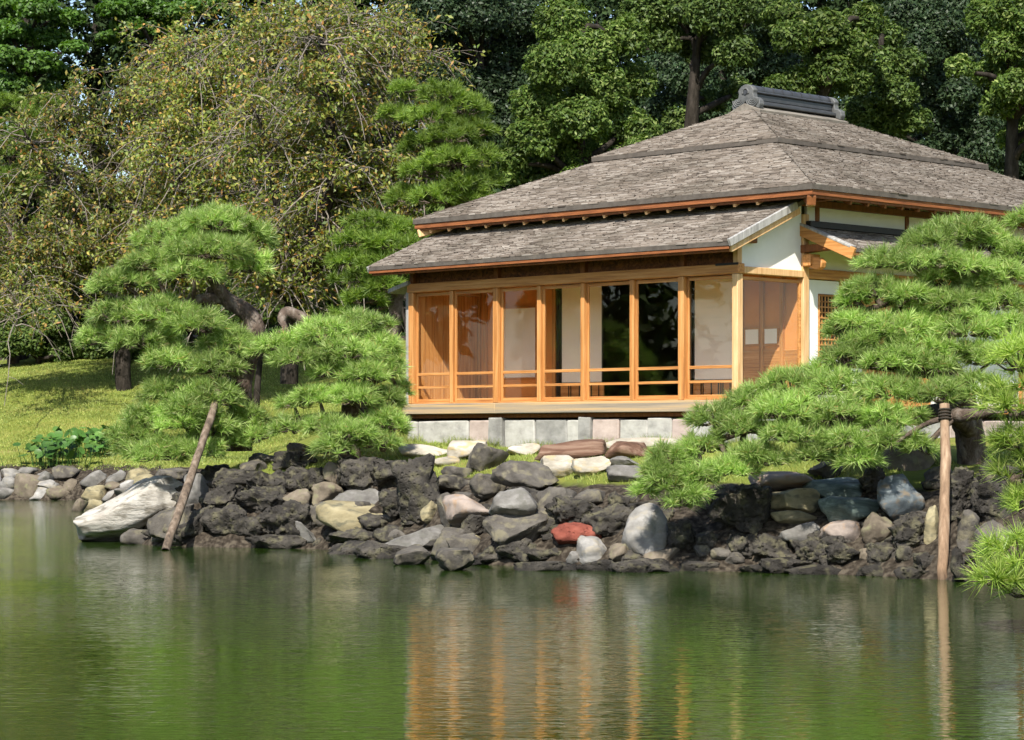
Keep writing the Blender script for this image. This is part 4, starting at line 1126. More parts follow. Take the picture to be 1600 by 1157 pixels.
pine('pine_tree', 'large garden pine on the right bank, spreading low over the rocks', (at(1520, 720, Yr + .6).x, Yr + .6, h1(at(1520, 720, Yr + .6).x, Yr + .6) - .1),
     [(1520, 730, Yr + .6, .20), (1512, 660, Yr + .5, .19), (1490, 600, Yr + .3, .17), (1470, 540, Yr + .2, .15), (1485, 480, Yr + .1, .13), (1500, 440, Yr, .10), (1495, 400, Yr, .06), (1490, 370, Yr, .03)],
     [[(1475, 500, Yr, .09), (1440, 455, Yr - .1, .06), (1400, 470, Yr - .2, .045), (1350, 485, Yr - .2, .025)], [(1475, 540, Yr, .09), (1430, 500, Yr - .2, .055), (1380, 490, Yr - .3, .03)],
      [(1500, 640, Yr + .3, .14), (1430, 650, Yr - .2, .10), (1330, 662, Yr - .5, .075), (1200, 665, Yr - .6, .05), (1090, 700, Yr - .7, .025)],
      [(1515, 670, Yr + .4, .12), (1480, 640, Yr - .6, .09), (1500, 650, Yr - 1.3, .08), (1560, 640, Yr - 1.5, .05)], [(1490, 590, Yr, .09), (1400, 575, Yr - .4, .06), (1310, 570, Yr - .5, .03)],
      [(1480, 520, Yr, .08), (1540, 480, Yr, .05), (1590, 470, Yr, .03)], [(1495, 430, Yr, .06), (1430, 412, Yr, .04), (1380, 415, Yr, .02)], [(1500, 430, Yr, .06), (1560, 400, Yr, .04), (1600, 380, Yr, .02)]],
     [(1500, 368, 66, 22, Yr), (1450, 382, 40, 16, Yr - .2), (1545, 382, 36, 18, Yr), (1600, 350, 26, 18, Yr), (1400, 410, 56, 17, Yr - .2), (1460, 412, 50, 17, Yr - .4), (1510, 418, 36, 15, Yr - .5), (1590, 400, 30, 20, Yr - .2), (1570, 430, 34, 14, Yr - .4),
      (1370, 455, 50, 18, Yr - .3), (1420, 462, 36, 15, Yr - .5), (1335, 470, 26, 15, Yr - .2), (1490, 472, 50, 18, Yr - .4), (1560, 475, 46, 20, Yr - .4), (1335, 505, 40, 15, Yr - .3), (1395, 515, 46, 18, Yr - .6), (1310, 520, 22, 10, Yr - .2),
      (1510, 515, 52, 22, Yr - .6), (1575, 520, 40, 22, Yr - .6), (1430, 540, 40, 14, Yr - .7), (1330, 560, 48, 18, Yr - .5), (1400, 565, 52, 18, Yr - .8), (1455, 572, 40, 18, Yr - .9), (1290, 580, 34, 14, Yr - .4),
      (1240, 605, 50, 20, Yr - .5), (1310, 608, 56, 20, Yr - .8), (1390, 612, 58, 20, Yr - 1.0), (1460, 618, 44, 20, Yr - 1.1), (1180, 632, 46, 20, Yr - .5), (1120, 655, 42, 18, Yr - .6), (1230, 642, 54, 22, Yr - .9), (1310, 648, 54, 22, Yr - 1.1), (1390, 655, 50, 20, Yr - 1.2), (1525, 615, 50, 22, Yr - 1.0),
      (1160, 670, 44, 16, Yr - .8), (1240, 682, 48, 17, Yr - 1.1), (1320, 690, 48, 18, Yr - 1.3), (1390, 690, 36, 20, Yr - 1.4), (1340, 718, 36, 14, Yr - 1.4), (1270, 712, 34, 13, Yr - 1.2), (1100, 700, 38, 16, Yr - .7), (1180, 712, 38, 16, Yr - 1.0), (1140, 735, 40, 14, Yr - 1.0), (1050, 715, 36, 18, Yr - .7), (1085, 745, 32, 15, Yr - .9), (1040, 755, 36, 18, Yr - .9), (1065, 785, 28, 12, Yr - 1.0), (1012, 765, 18, 12, Yr - .8), (1440, 505, 36, 14, Yr - .4), (1470, 440, 40, 14, Yr - .2), (1540, 445, 36, 14, Yr - .3), (1360, 535, 38, 14, Yr - .5), (1480, 550, 44, 16, Yr - .7), (1545, 560, 44, 18, Yr - .8), (1430, 480, 30, 12, Yr - .3), (1030, 735, 26, 14, Yr - .8), (1080, 770, 24, 11, Yr - 1.0), (1210, 720, 30, 12, Yr - 1.1), (1440, 700, 26, 14, Yr - 1.3)],
     L=.165, seed=13, nn=46, w=.0115, fat=(1.05, 1.28))
Yf = 19.5
gx0 = at(1990, 700, Yf).x
pine('pine_tree', 'nearer pine whose long needle sprays reach in at the right edge', (gx0, Yf, h1(gx0, Yf) - .1),
     [(1990, 1010, Yf, .19), (1970, 850, Yf, .17), (1960, 700, Yf, .15), (1900, 600, Yf, .12), (1850, 540, Yf, .08)],
     [[(1960, 680, Yf, .09), (1800, 660, Yf, .06), (1660, 650, Yf, .04), (1590, 645, Yf, .02)], [(1965, 760, Yf, .08), (1800, 760, Yf, .05), (1620, 760, Yf, .025)],
      [(1968, 880, Yf, .08), (1820, 920, Yf - 2, .05), (1700, 910, Yf - 3.6, .035), (1590, 890, Yf - 4.2, .02)], [(1900, 600, Yf, .07), (1720, 560, Yf, .045), (1600, 555, Yf, .02)]],
     [(1600, 565, 46, 36, Yf), (1590, 630, 66, 34, Yf), (1605, 690, 52, 26, Yf), (1595, 735, 46, 22, Yf), (1605, 785, 44, 22, Yf), (1700, 600, 90, 60, Yf), (1720, 720, 90, 50, Yf),
      (1600, 868, 62, 32, Yf - 4.2), (1560, 905, 36, 18, Yf - 4.3), (1615, 920, 50, 26, Yf - 4.2), (1700, 900, 70, 40, Yf - 3.8)],
     L=.17, seed=14, nn=46, w=.0078, mat='needle_fg', dens=.8)
# poles that prop the pines
def pole(name, label, p0, p1, r0, r1, mat):
    P = np.array([np.array(p0) + (np.array(p1) - np.array(p0)) * f for f in np.linspace(0, 1, 14)])
    bend = np.sin(np.linspace(0, PI, 14)) * .03
    P[:, 0] += bend * .6 + .003 * np.random.default_rng(3).normal(size=14)
    b = P[0].copy()
    rr = np.linspace(r0, r1, 14) * (1 + .05 * np.random.default_rng(5).normal(size=14))
    V, Fq = tube(P - b, rr, 12)
    o = link(name, fast_mesh(name, V, Fq), M[mat], None, tuple(b), smooth=True)
    top = P[-1] - b
    cap = link('sawn_end', fast_mesh('sawn_end', V[-12:], np.array([[i, i+1, 11-i-1, 11-i] for i in range(5)])), M['pole'], o)
    tag(o, label, 'support pole')
    tb = Big()
    for k in range(4):
        q = P[-2] - b + (P[-1] - P[-2]) * (k * .22 - .1)
        aa = np.linspace(0, 2 * PI, 13)
        ax = (P[-1] - P[-2]); ax /= np.linalg.norm(ax)
        s1 = np.cross(ax, [0, 1, 0]); s1 /= np.linalg.norm(s1); s2 = np.cross(ax, s1)
        V, Fq = tube([q + (r1 + .012) * (math.cos(x) * s1 + math.sin(x) * s2) for x in aa], [.012] * 13, 5); tb.add(V, Fq)
    tb.build('rope_lashing', M['rope'], o, smooth=True)
    return o
pole('support_pole', 'upright pale log post standing in the water at the right, propping the large pine', at(1472, 912, 28.0), at(1476, 632, 28.5), .062, .056, 'pole')
pole('support_pole', 'leaning dark log prop rising from the water by the whitish rock', at(258, 862, 35.3), at(354, 572, 38.5), .068, .05, 'poledark')

# ------------------------------------------------------------------ broadleaf trees
def leaf_quads(rs, C, N, ln, wd, jitter=.35, droop=.25):
    """folded rhombic leaves at C with normals N"""
    m = len(C)
    r = rs.normal(size=(m, 3)); r[:, 2] -= droop * 1.5
    d = unit(r - N * np.sum(r * N, 1, keepdims=True)); s = np.cross(N, d)
    l = (ln * rs.uniform(1 - jitter, 1 + jitter, m))[:, None]; w = (wd * rs.uniform(1 - jitter, 1 + jitter, m))[:, None]
    p0 = C - d * l * .5; tip = C + d * l * .5 - N * l * .12
    V = np.stack([p0, C + s * w * .5 + N * w * .12, tip, C - s * w * .5 + N * w * .12], 1).reshape(-1, 3)
    return V, (np.arange(m) * 4)[:, None] + np.array([0, 1, 2, 3])

def clump_pts(rs, c, R, n, lump=.35, shell=.55, low=-.75):
    u = unit(rs.normal(size=(int(n * 1.4), 3))); u = u[u[:, 2] > low][:n]
    f = 1 + lump * perlin(u * 1.6 + c[0] * 3 + c[2]) + lump * .8 * perlin(u * 3.7 + c[1])
    rad = rs.uniform(shell, 1.0, len(u)) ** .7 * f
    C = c + u * R * rad[:, None]
    N = unit(u * .65 + np.array([0, -.12, .55]) + rs.normal(size=u.shape) * .5)
    return C, N

def tree(name, label, px, Y, clumps, mat, ln=.12, wd=.055, cover=1.2, trunk_r=.28, seed=1, cat='tree', group=None, lean=0.0, bark='bark', trunks=1, flat=.85):
    """clumps: (px, py, r_px[, dY]) of leaf masses; trunk and limbs reach them"""
    rs = np.random.default_rng(seed)
    x0 = (px - CX) / F * Y; b = np.array([x0, Y, h1(x0, Y) - .1])
    root = empty(name, tuple(b)); tag(root, label, cat, group)
    cs = []
    for q in clumps:
        cx, cy, r = q[:3]; dY = q[3] if len(q) > 3 else rs.uniform(-1.2, .8)
        yy = Y + dY
        cs.append((np.array(at(cx, cy, yy)) - b, r / F * yy))
    top = max(c[2] + r * .3 for c, r in cs)
    wood = Big()
    tx = np.mean([c[0] for c, _ in cs])
    P = np.array([[0, 0, -.2, trunk_r * 1.2], [lean * .15, 0, top * .2, trunk_r], [tx * .35 + lean * .3, .1, top * .5, trunk_r * .75], [tx * .7 + lean * .3, 0, top * .78, trunk_r * .45], [tx + lean * .2, 0, top * .97, trunk_r * .12]])
    S = spline(P, 6); V, Fq = tube(S[:, :3], S[:, 3], 9); wood.add(V, Fq)
    lv = Big()
    for c, r in cs:
        R = np.array([r, r * .9, r * flat])
        n = int(cover * 2.6 * 4 * PI * r * r / (ln * wd))
        C, N = clump_pts(rs, c, R, n)
        V, Fq = leaf_quads(rs, C, N, ln, wd); lv.add(V, Fq)
        zt = max(.15 * top, min(c[2] - r * 1.0 - .3 * np.hypot(c[0], c[1]) * .4, top * .9)); j = np.argmin(abs(S[:, 2] - zt)); p0 = S[j]
        m = (p0[:3] + c) / 2 + np.array([0, 0, .25]) + rs.normal(size=3) * .15
        Q = spline([[*p0[:3], min(p0[3] * .6, .14)], [*m, .07], [*(c + np.array([0, 0, -.1])), .025]], 4); V, Fq = tube(Q[:, :3], Q[:, 3], 6); wood.add(V, Fq)
        for _ in range(4):
            e = c + unit(rs.normal(size=3)) * R * .8; V, Fq = tube([c, (c + e) / 2 + rs.normal(size=3) * .05, e], [.03, .018, .007], 4); wood.add(V, Fq)
    wood.build('trunk', M[bark], root, smooth=True)
    lv.build('crown', M[mat], root)
    return root

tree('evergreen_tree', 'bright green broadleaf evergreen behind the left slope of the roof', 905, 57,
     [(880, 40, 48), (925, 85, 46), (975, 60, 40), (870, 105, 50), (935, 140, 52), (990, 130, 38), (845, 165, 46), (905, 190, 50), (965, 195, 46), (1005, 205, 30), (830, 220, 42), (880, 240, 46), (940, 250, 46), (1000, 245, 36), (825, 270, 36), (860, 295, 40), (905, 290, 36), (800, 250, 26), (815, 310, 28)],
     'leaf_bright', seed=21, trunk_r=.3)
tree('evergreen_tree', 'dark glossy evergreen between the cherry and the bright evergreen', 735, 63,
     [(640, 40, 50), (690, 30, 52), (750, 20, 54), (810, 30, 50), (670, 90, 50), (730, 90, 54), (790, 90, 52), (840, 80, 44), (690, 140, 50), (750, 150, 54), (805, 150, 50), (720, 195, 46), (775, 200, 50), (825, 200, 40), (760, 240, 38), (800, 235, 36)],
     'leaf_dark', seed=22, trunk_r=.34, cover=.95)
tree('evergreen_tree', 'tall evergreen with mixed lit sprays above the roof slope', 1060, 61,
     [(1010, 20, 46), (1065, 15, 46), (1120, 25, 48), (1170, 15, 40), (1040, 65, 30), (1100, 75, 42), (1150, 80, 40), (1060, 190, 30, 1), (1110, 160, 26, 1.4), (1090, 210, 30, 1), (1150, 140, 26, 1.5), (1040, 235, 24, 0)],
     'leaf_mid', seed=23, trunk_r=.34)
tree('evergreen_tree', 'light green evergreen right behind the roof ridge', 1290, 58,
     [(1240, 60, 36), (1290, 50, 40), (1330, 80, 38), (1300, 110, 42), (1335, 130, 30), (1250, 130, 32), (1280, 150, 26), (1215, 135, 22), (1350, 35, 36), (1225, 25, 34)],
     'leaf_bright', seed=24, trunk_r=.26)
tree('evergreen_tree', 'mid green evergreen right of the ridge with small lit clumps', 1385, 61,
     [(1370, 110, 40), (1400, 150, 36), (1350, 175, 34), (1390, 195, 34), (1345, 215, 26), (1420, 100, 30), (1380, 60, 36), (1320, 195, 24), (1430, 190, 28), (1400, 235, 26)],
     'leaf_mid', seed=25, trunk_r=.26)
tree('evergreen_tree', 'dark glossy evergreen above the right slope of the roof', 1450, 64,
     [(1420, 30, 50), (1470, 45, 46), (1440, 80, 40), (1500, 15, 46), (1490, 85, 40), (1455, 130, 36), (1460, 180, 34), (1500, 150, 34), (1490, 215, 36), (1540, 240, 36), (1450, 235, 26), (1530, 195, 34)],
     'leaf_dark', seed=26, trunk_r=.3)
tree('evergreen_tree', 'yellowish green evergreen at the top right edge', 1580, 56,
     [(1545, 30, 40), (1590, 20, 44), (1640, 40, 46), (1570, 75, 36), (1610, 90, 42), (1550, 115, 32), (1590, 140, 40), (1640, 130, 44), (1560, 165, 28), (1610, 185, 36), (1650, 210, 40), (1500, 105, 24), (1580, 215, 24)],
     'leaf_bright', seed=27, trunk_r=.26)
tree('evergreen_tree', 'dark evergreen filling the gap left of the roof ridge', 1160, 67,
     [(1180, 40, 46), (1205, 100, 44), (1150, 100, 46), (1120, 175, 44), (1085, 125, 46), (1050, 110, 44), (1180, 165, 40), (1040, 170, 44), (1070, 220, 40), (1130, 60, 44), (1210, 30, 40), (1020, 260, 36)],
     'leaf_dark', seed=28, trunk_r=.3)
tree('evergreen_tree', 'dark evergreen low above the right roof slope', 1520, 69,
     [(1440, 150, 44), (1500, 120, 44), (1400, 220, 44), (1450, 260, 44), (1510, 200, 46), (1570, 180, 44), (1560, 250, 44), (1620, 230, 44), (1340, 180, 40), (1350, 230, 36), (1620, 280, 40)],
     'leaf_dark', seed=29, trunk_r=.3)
# the wood behind: second row, mostly shaded
rs = np.random.default_rng(99)
for k, (px, lab) in enumerate(((-60, 'deep green tree behind the fresh green tree at the far left'), (150, 'deep green tree behind the left cherry'), (330, 'deep green tree between the two cherries in the second row'), (480, 'deep green tree behind the tall cherry stem'), (610, 'deep green tree behind the cherry and round pine'), (760, 'deep shaded tree behind the dark glossy evergreen'),
                     (900, 'deep shaded tree behind the bright evergreen'), (1050, 'deep shaded tree behind the mixed evergreen'), (1190, 'deep shaded tree left of the roof ridge'), (1330, 'deep shaded tree behind the light green evergreen'), (1460, 'deep shaded tree behind the right dark evergreen'), (1590, 'deep shaded tree behind the yellowish evergreen'), (1720, 'deep shaded tree beyond the right edge'))):
    Y = 92 + rs.uniform(-2, 4)
    cl = []
    for y in np.arange(-20, 560, 62):
        for x in np.arange(-95, 96, 62):
            cl.append((px + x + rs.uniform(-22, 22), y + rs.uniform(-20, 20), rs.uniform(42, 58), rs.uniform(-2.5, 2.5)))
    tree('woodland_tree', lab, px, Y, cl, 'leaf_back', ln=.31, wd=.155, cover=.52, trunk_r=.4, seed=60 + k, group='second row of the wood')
tree('maple_tree', 'fresh green layered tree in the top left corner', 30, 86,
     [(x, y, r) for (x, y, r) in ((10, 10, 34), (60, 15, 36), (105, 30, 30), (20, 50, 34), (75, 60, 34), (115, 75, 22), (10, 90, 34), (60, 100, 36), (100, 115, 26), (25, 135, 34), (70, 145, 30), (-20, 60, 40), (-20, 130, 40), (-10, 170, 30), (40, 170, 28))],
     'leaf_fresh', ln=.17, wd=.10, seed=31, flat=.55)
tree('maple_tree', 'fresh green layered tree at the top left behind the cherry crown', 225, 87,
     [(180, 15, 30), (225, 10, 34), (270, 20, 30), (200, 40, 28), (245, 45, 30), (290, 12, 26), (175, 60, 24), (330, 10, 28)],
     'leaf_fresh', ln=.16, wd=.09, seed=32, flat=.55)
for (px, Y, cl, lab, sd) in ((400, 68, [(370, 440, 40), (430, 430, 44), (400, 480, 40), (460, 470, 40), (350, 490, 36), (500, 450, 36), (430, 400, 36)], 'leafy shrub behind the bent pine trunk', 41),
                             (570, 62, [(540, 440, 40), (590, 470, 36), (520, 480, 34), (600, 430, 36), (560, 500, 30)], 'dark shrub behind the pine left of the veranda', 42),
                             (690, 60, [(650, 360, 40), (700, 330, 40), (740, 350, 40), (650, 410, 40), (690, 390, 40)], 'dark shrub hidden behind the left eave corner', 43),
                             (60, 84, [(-10, 540, 34), (40, 535, 34), (95, 545, 32), (20, 505, 30), (80, 505, 30)], 'low shrub under the cherry at the left edge', 45),
                             (210, 84, [(150, 545, 30), (200, 540, 34), (250, 545, 32), (180, 510, 28), (235, 505, 28)], 'low shrub under the left cherry trunk', 46),
                             (300, 82, [(240, 470, 40), (300, 480, 42), (350, 440, 40), (270, 430, 40), (200, 450, 36)], 'dark shrub behind the left garden pine', 44)):
    tree('shrub', lab, px, Y, cl, 'leaf_mid', seed=sd, trunk_r=.1, ln=.15, wd=.07, group='shrubs under the wood', cat='shrub')
# trees on the left shore outside the picture, seen in the veranda glass
for k, (X, Y) in enumerate(((-26, 75), (-31, 74), (-38, 72), (-47, 68), (-55, 61), (-60, 52), (-63, 44), (-62, 35), (-60, 27), (-56, 18))):
    px = CX + F * X / Y; u = F / Y
    cl = []
    for z in np.arange(1.8, 12.5, 2.0):
        for x in np.arange(-4, 4.1, 2.0):
            cl.append((px + (x + rs.uniform(-.6, .6)) * u, HY - (z - EYE + rs.uniform(-.5, .5)) * u, rs.uniform(1.3, 1.9) * u, rs.uniform(-2.5, 2.5)))
    tree('woodland_tree', 'broad green tree on the pond shore far to the left', px, Y, cl, 'leaf_mid', ln=.8, wd=.44, cover=.34, trunk_r=.4, seed=80 + k, group='trees on the far left shore')

# ------------------------------------------------------------------ weeping cherries
def cherry(label, px, Y, stem, limbs, ntwig, seed, bare=.25, leaves=22, spread=1.0, ln=.16, wd=.072):
    rs = np.random.default_rng(seed)
    x0 = (px - CX) / F * Y; b = np.array([x0, Y, h1(x0, Y) - .1])
    root = empty('cherry_tree', tuple(b)); tag(root, label, 'tree')
    wood = Big(); S_all = []
    for i, pts in enumerate([stem] + limbs):
        P = np.array([[*(np.array(at(x, y, Y + dy)) - b), r] for (x, y, dy, r) in pts])
        S = spline(P, 7); S[:, :3] += .10 * np.stack([perlin(S[:, :3] * 1.1 + seed), perlin(S[:, :3] * 1.1 + 9), perlin(S[:, :3] * 1.1 + 19)], -1)
        V, Fq = tube(S[:, :3], np.maximum(S[:, 3], .01), 8); wood.add(V, Fq)
        S_all.append(S if i else S[len(S)//3:])
    wood.build('trunk', M['bark'], root, smooth=True)
    A = np.concatenate(S_all)
    tw = Big(); LC = []; LN = []
    for k in range(ntwig):
        p = A[rs.integers(len(A)), :3] + rs.normal(size=3) * .05
        d = unit(np.array([rs.normal(), rs.normal() * .8 - .15, rs.uniform(-.1, .9)])); L = rs.uniform(.7, 2.1) * spread
        t = np.linspace(0, 1, 7)[:, None]
        isbare = rs.random() < bare
        g = rs.uniform(.08, .5) if not isbare else rs.uniform(.5, 1.5)
        path = p + d * L * t + np.array([0, 0, -1.0]) * g * L * t * t + .05 * np.cumsum(rs.normal(size=(7, 3)), 0) * L * .6
        V, Fq = tube(path, np.linspace(.016, .006, 7) * (1.5 if isbare else .8), 4); tw.add(V, Fq)
        for _ in range(3):
            i = rs.integers(2, 6); d2 = unit(d + rs.normal(size=3) * .8); e = path[i] + d2 * L * .35 + np.array([0, 0, -.18 * L])
            V, Fq = tube([path[i], (path[i] + e) / 2 + np.array([0, 0, .04]), e], [.008, .006, .004], 3)
            V2 = V; tw_add = np.concatenate([Fq], 0); tw.add(V2, tw_add)
            if not isbare:
                q = path[i] + (e - path[i]) * rs.uniform(.3, 1, (leaves // 2, 1)) + rs.normal(size=(leaves // 2, 3)) * .1; LC.append(q)
        if not isbare:
            i = rs.integers(1, 7, leaves); q = path[i] + rs.normal(size=(leaves, 3)) * .09 * spread; LC.append(q)
    tw.build('twigs', M['greybark'], root)
    C = np.concatenate(LC); N = unit(rs.normal(size=C.shape) * .6 + np.array([0, -.25, .6]))
    V, Fq = leaf_quads(rs, C, N, ln, wd, droop=.6)
    link('crown', fast_mesh('crown', V, Fq), M['leaf_cherry'], root)
    return root
cherry('wide cherry with turning leaves and drooping twigs over the lawn at the left', 190, 78,
       [(195, 640, 0, .26), (190, 540, 0, .24), (175, 440, 0, .2), (170, 330, 0, .15), (185, 220, 0, .1), (200, 130, 0, .05)],
       [[(178, 430, 0, .12), (120, 330, -.8, .08), (60, 240, -1, .05), (30, 190, -1, .02)], [(175, 400, 0, .12), (100, 390, -1.2, .08), (20, 400, -1.6, .05), (-60, 430, -1.8, .02)], [(172, 350, 0, .1), (250, 260, -.6, .07), (290, 170, -.6, .04), (310, 100, -.4, .02)],
        [(185, 230, 0, .07), (230, 150, .2, .05), (280, 80, .2, .02)], [(180, 420, 0, .1), (260, 380, -1, .07), (320, 300, -1.2, .04), (350, 230, -1.2, .02)], [(185, 260, 0, .08), (120, 200, -.4, .05), (100, 150, -.4, .02)],
        [(180, 440, 0, .1), (110, 400, -1.6, .07), (40, 420, -2.2, .05), (-40, 460, -2.4, .02)], [(172, 340, 0, .08), (240, 330, -1.2, .05), (290, 340, -1.5, .02)], [(110, 400, -1.6, .05), (60, 380, -2, .03), (0, 340, -2, .02)], [(40, 420, -2.2, .05), (35, 465, -5, .035), (25, 510, -7, .02)]],
       900, 51, bare=.25, spread=1.15, ln=.155, wd=.07)
cherry('tall cherry with a dark bare stem and hanging grey twigs left of the roof', 455, 60,
       [(452, 600, 0, .22), (455, 500, 0, .21), (470, 440, -.5, .19), (500, 350, -1.2, .17), (522, 260, -1.8, .15), (515, 170, -2, .13), (505, 90, -2, .10), (498, 45, -2, .06)],
       [[(475, 430, 0, .12), (440, 350, -.6, .08), (420, 250, -.8, .06), (390, 150, -.8, .03)], [(505, 340, 0, .11), (570, 290, -.5, .07), (630, 260, -.6, .05), (680, 270, -.5, .02)], [(515, 180, 0, .08), (570, 120, -.3, .05), (620, 90, -.3, .03)],
        [(510, 110, 0, .07), (460, 60, -.2, .05), (400, 40, -.2, .02)], [(505, 60, 0, .05), (540, 30, 0, .04), (590, 60, -.2, .02)], [(470, 440, 0, .09), (540, 400, -.8, .06), (600, 350, -.9, .04), (660, 320, -.9, .02)], [(520, 260, 0, .07), (450, 220, -.6, .05), (400, 230, -.8, .03)],
        [(460, 480, 0, .08), (410, 430, -.8, .05), (370, 360, -1, .03)], [(515, 170, 0, .06), (590, 180, -.4, .04), (640, 180, -.5, .02)]],
       900, 52, bare=.32, spread=1.05, ln=.13, wd=.06)
cherry('smaller cherry with orange-tinged leaves between the two larger cherries', 340, 74,
       [(350, 600, 0, .18), (345, 480, 0, .16), (330, 360, 0, .13), (335, 240, 0, .09), (345, 120, 0, .05)],
       [[(335, 340, 0, .08), (280, 280, -.5, .05), (260, 200, -.6, .03)], [(332, 330, 0, .08), (390, 260, -.5, .05), (420, 150, -.6, .03)], [(336, 240, 0, .06), (370, 140, 0, .04), (400, 60, 0, .02)], [(336, 230, 0, .06), (300, 120, .2, .04), (290, 60, .2, .02)], [(340, 440, 0, .07), (400, 380, -.8, .05), (430, 330, -.9, .02)], [(336, 400, 0, .07), (270, 400, -1.0, .05), (230, 390, -1.2, .02)]],
       640, 53, bare=.22, spread=1.1, ln=.15, wd=.068)

# ------------------------------------------------------------------ pines in the middle distance
def far_pine(label, px, Y, ytop, ybot, tr, pads, seed, L=.22):
    x0 = (px - CX) / F * Y
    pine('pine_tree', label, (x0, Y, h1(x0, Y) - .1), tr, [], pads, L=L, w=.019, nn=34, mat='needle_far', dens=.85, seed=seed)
Y = 54
far_pine('rounded layered pine rising left of the roof hip', 715, Y, 130, 330, [(715, 560, Y, .2), (712, 440, Y, .18), (705, 330, Y, .15), (715, 240, Y, .12), (708, 180, Y, .08), (700, 140, Y, .04)],
         [(690, 150, 40, 18, Y), (725, 172, 42, 20, Y), (670, 185, 40, 18, Y - .3), (735, 205, 40, 18, Y), (700, 215, 44, 18, Y - .5), (660, 230, 36, 16, Y), (745, 245, 36, 18, Y - .2), (705, 252, 46, 18, Y - .6), (660, 268, 36, 16, Y - .3), (755, 285, 32, 18, Y), (720, 292, 42, 17, Y - .5), (680, 310, 42, 18, Y - .5), (740, 312, 34, 15, Y - .3), (640, 310, 34, 16, Y), (620, 180, 30, 14, Y + 1), (630, 140, 26, 12, Y + 1)], 15)
Y = 50
far_pine('dark layered pine just left of the veranda corner', 615, Y, 340, 530, [(608, 545, Y, .15), (617, 490, Y, .14), (622, 440, Y, .12), (605, 390, Y, .09), (590, 345, Y, .04)],
         [(580, 350, 40, 16, Y), (630, 362, 40, 15, Y), (560, 378, 34, 15, Y - .2), (610, 385, 44, 16, Y - .4), (545, 408, 32, 14, Y), (595, 412, 40, 15, Y - .4), (635, 425, 30, 14, Y), (560, 435, 36, 14, Y - .3), (600, 450, 36, 14, Y - .4), (640, 390, 26, 13, Y), (570, 468, 34, 14, Y - .3), (545, 495, 26, 12, Y)], 16)
Y = 85
far_pine('pale pine glimpsed behind the cherry at the left edge', 20, Y, 150, 330, [(20, 620, Y, .22), (22, 450, Y, .2), (18, 300, Y, .15), (20, 180, Y, .06)],
         [(15, 165, 34, 15, Y), (55, 180, 30, 14, Y), (-5, 200, 36, 16, Y), (45, 215, 36, 16, Y - .4), (10, 240, 40, 16, Y - .4), (55, 255, 32, 15, Y), (20, 280, 40, 16, Y - .4), (-10, 310, 36, 15, Y), (40, 305, 36, 15, Y), (75, 160, 20, 10, Y)], 17, L=.25)
Y = 83
far_pine('pale pine glimpsed behind the cherry right of the left crown', 400, Y, 170, 260, [(400, 600, Y, .2), (402, 450, Y, .16), (398, 300, Y, .1), (400, 180, Y, .05)],
         [(400, 170, 30, 14, Y), (430, 185, 30, 14, Y), (375, 195, 30, 14, Y), (410, 210, 36, 15, Y - .3), (440, 220, 28, 13, Y), (385, 235, 34, 14, Y - .3), (420, 250, 32, 14, Y)], 18, L=.25)

# ------------------------------------------------------------------ ground plants and grass
def leafy_plant(label, px, py, n, rad, seed, Y=None):
    rs = np.random.default_rng(seed)
    Y = Y or hit(px, py) or 60
    x0 = (px - CX) / F * Y; b = np.array([x0, Y, h1(x0, Y)])
    root = empty('leopard_plant', tuple(b)); tag(root, label, 'plant', 'glossy leaf plants by the shore wall')
    lv = []; st = Big()
    ang = np.linspace(0, 2 * PI, 9)[:-1]
    V = []; Fc = []
    for i in range(n):
        p = np.array([*(rs.normal(size=2) * rad * np.array([1, .6])), 0]); z = rs.uniform(.25, .65)
        c = p * 1.15 + np.array([0, 0, z]); r = rs.uniform(.09, .15)
        N = unit(np.array([rs.normal() * .5, -.5 + rs.normal() * .4, .9])); s = unit(np.cross(N, [0, 1, .1])); t = np.cross(N, s)
        o = len(V); V.append(c - N * .02)
        for a_ in ang: V.append(c + r * (math.cos(a_) * s + math.sin(a_) * t) * (1 - .25 * (a_ == ang[2])))
        Fc += [(o, o + 1 + k, o + 1 + (k + 1) % 8) for k in range(8)]
        T, Fq = tube([p, (p + c) / 2 + np.array([0, 0, .05]), c], [.01, .008, .006], 4); st.add(T, Fq)
    link('leaves', fast_mesh('leaves', np.array(V), np.array(Fc)), M['leaf_shrub'], root)
    tag(st.build('stems', M['leaf_shrub'], root), kind='stuff')
leafy_plant('glossy round-leaved plant above the far left shore wall, left clump', 85, 728, 60, .45, 1)
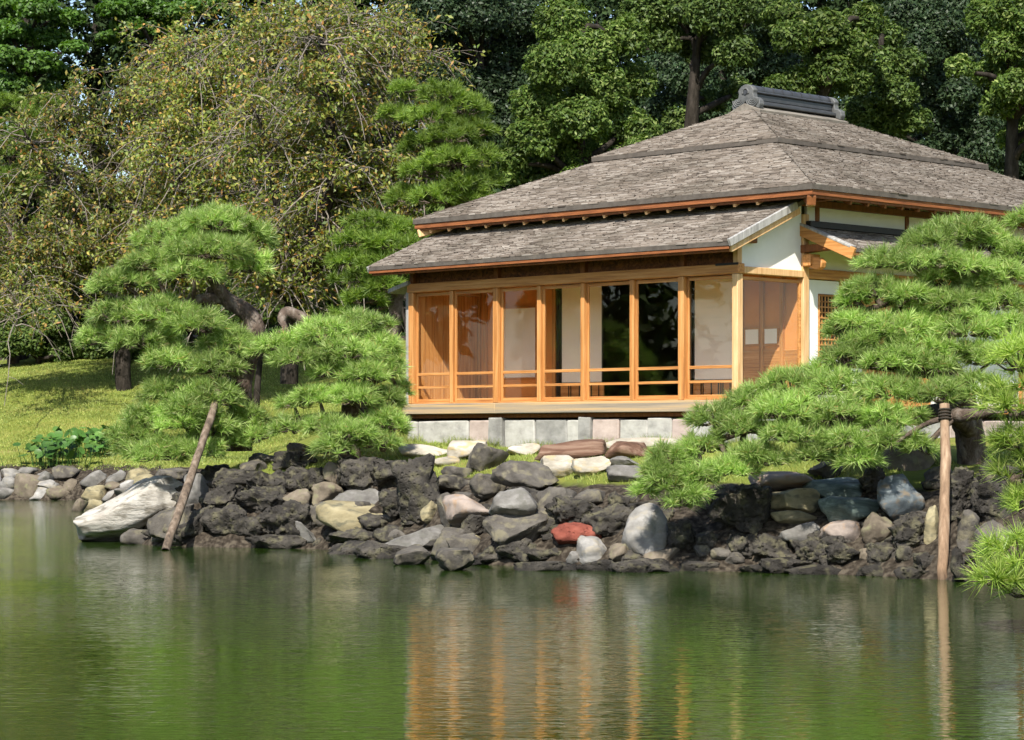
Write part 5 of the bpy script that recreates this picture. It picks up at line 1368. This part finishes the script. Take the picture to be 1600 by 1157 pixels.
leafy_plant('glossy round-leaved plant above the far left shore wall, middle clump', 120, 715, 80, .55, 2)
leafy_plant('glossy round-leaved plant above the far left shore wall, right clump', 160, 705, 70, .5, 3)

def grass_patch(name, label, pts, hmin, hmax, w, seed):
    rs = np.random.default_rng(seed)
    n = len(pts); z = height(pts[:, 0], pts[:, 1])
    B = np.column_stack([pts, z - .01]); a = rs.uniform(0, 2 * PI, n); s = np.column_stack([np.cos(a), np.sin(a), 0 * a]) * w / 2
    hh = rs.uniform(hmin, hmax, n)[:, None]; tip = B + np.column_stack([rs.normal(size=(n, 2)) * .4, np.ones(n)]) * hh
    V = np.stack([B - s, B + s, tip], 1).reshape(-1, 3)
    o = link(name, fast_mesh(name, V, np.arange(n * 3).reshape(-1, 3)), M['grass'])
    tag(o, label, 'grass', kind='stuff')
rs = np.random.default_rng(5)
X = rs.uniform(-6, 5.5, 160000); Yg = rs.uniform(30, 46, 160000)
d = shore_dist(X, Yg)
loc = np.column_stack([X - C0[0], Yg - C0[1]]); ls = loc @ E1; lt = loc @ E2
ok = (d > 1.6) & ~((ls > -7.3) & (ls < .2) & (lt > -.12)) & ~((ls < .15) & (lt > 0) & (ls > -8)) & (perlin(np.column_stack([X * .9, Yg * .9, X * 0])) > -.28)
grass_patch('grass', 'short grass on the terrace and lawn near the teahouse', np.column_stack([X, Yg])[ok], .025, .075, .014, 8)
edge = rs.uniform(0, 1, 3500); es = -7.3 + 7.6 * edge; et = -.13 - np.abs(rs.normal(0, .08, 3500))
tuft = perlin(np.column_stack([es * 1.7, es * 0, es * 0])) > 0
ep = C0 + es[tuft, None] * E1 + et[tuft, None] * E2
grass_patch('grass_fringe', 'longer grass fringe along the foundation stones', ep, .06, .2, .012, 9)
X = rs.uniform(-19, 1, 150000); Yg = rs.uniform(62, 84, 150000)
d = shore_dist(X, Yg); ok = (d > 1.2)
grass_patch('lawn_grass', 'mown lawn grass on the far left slope', np.column_stack([X, Yg])[ok], .03, .08, .03, 10)
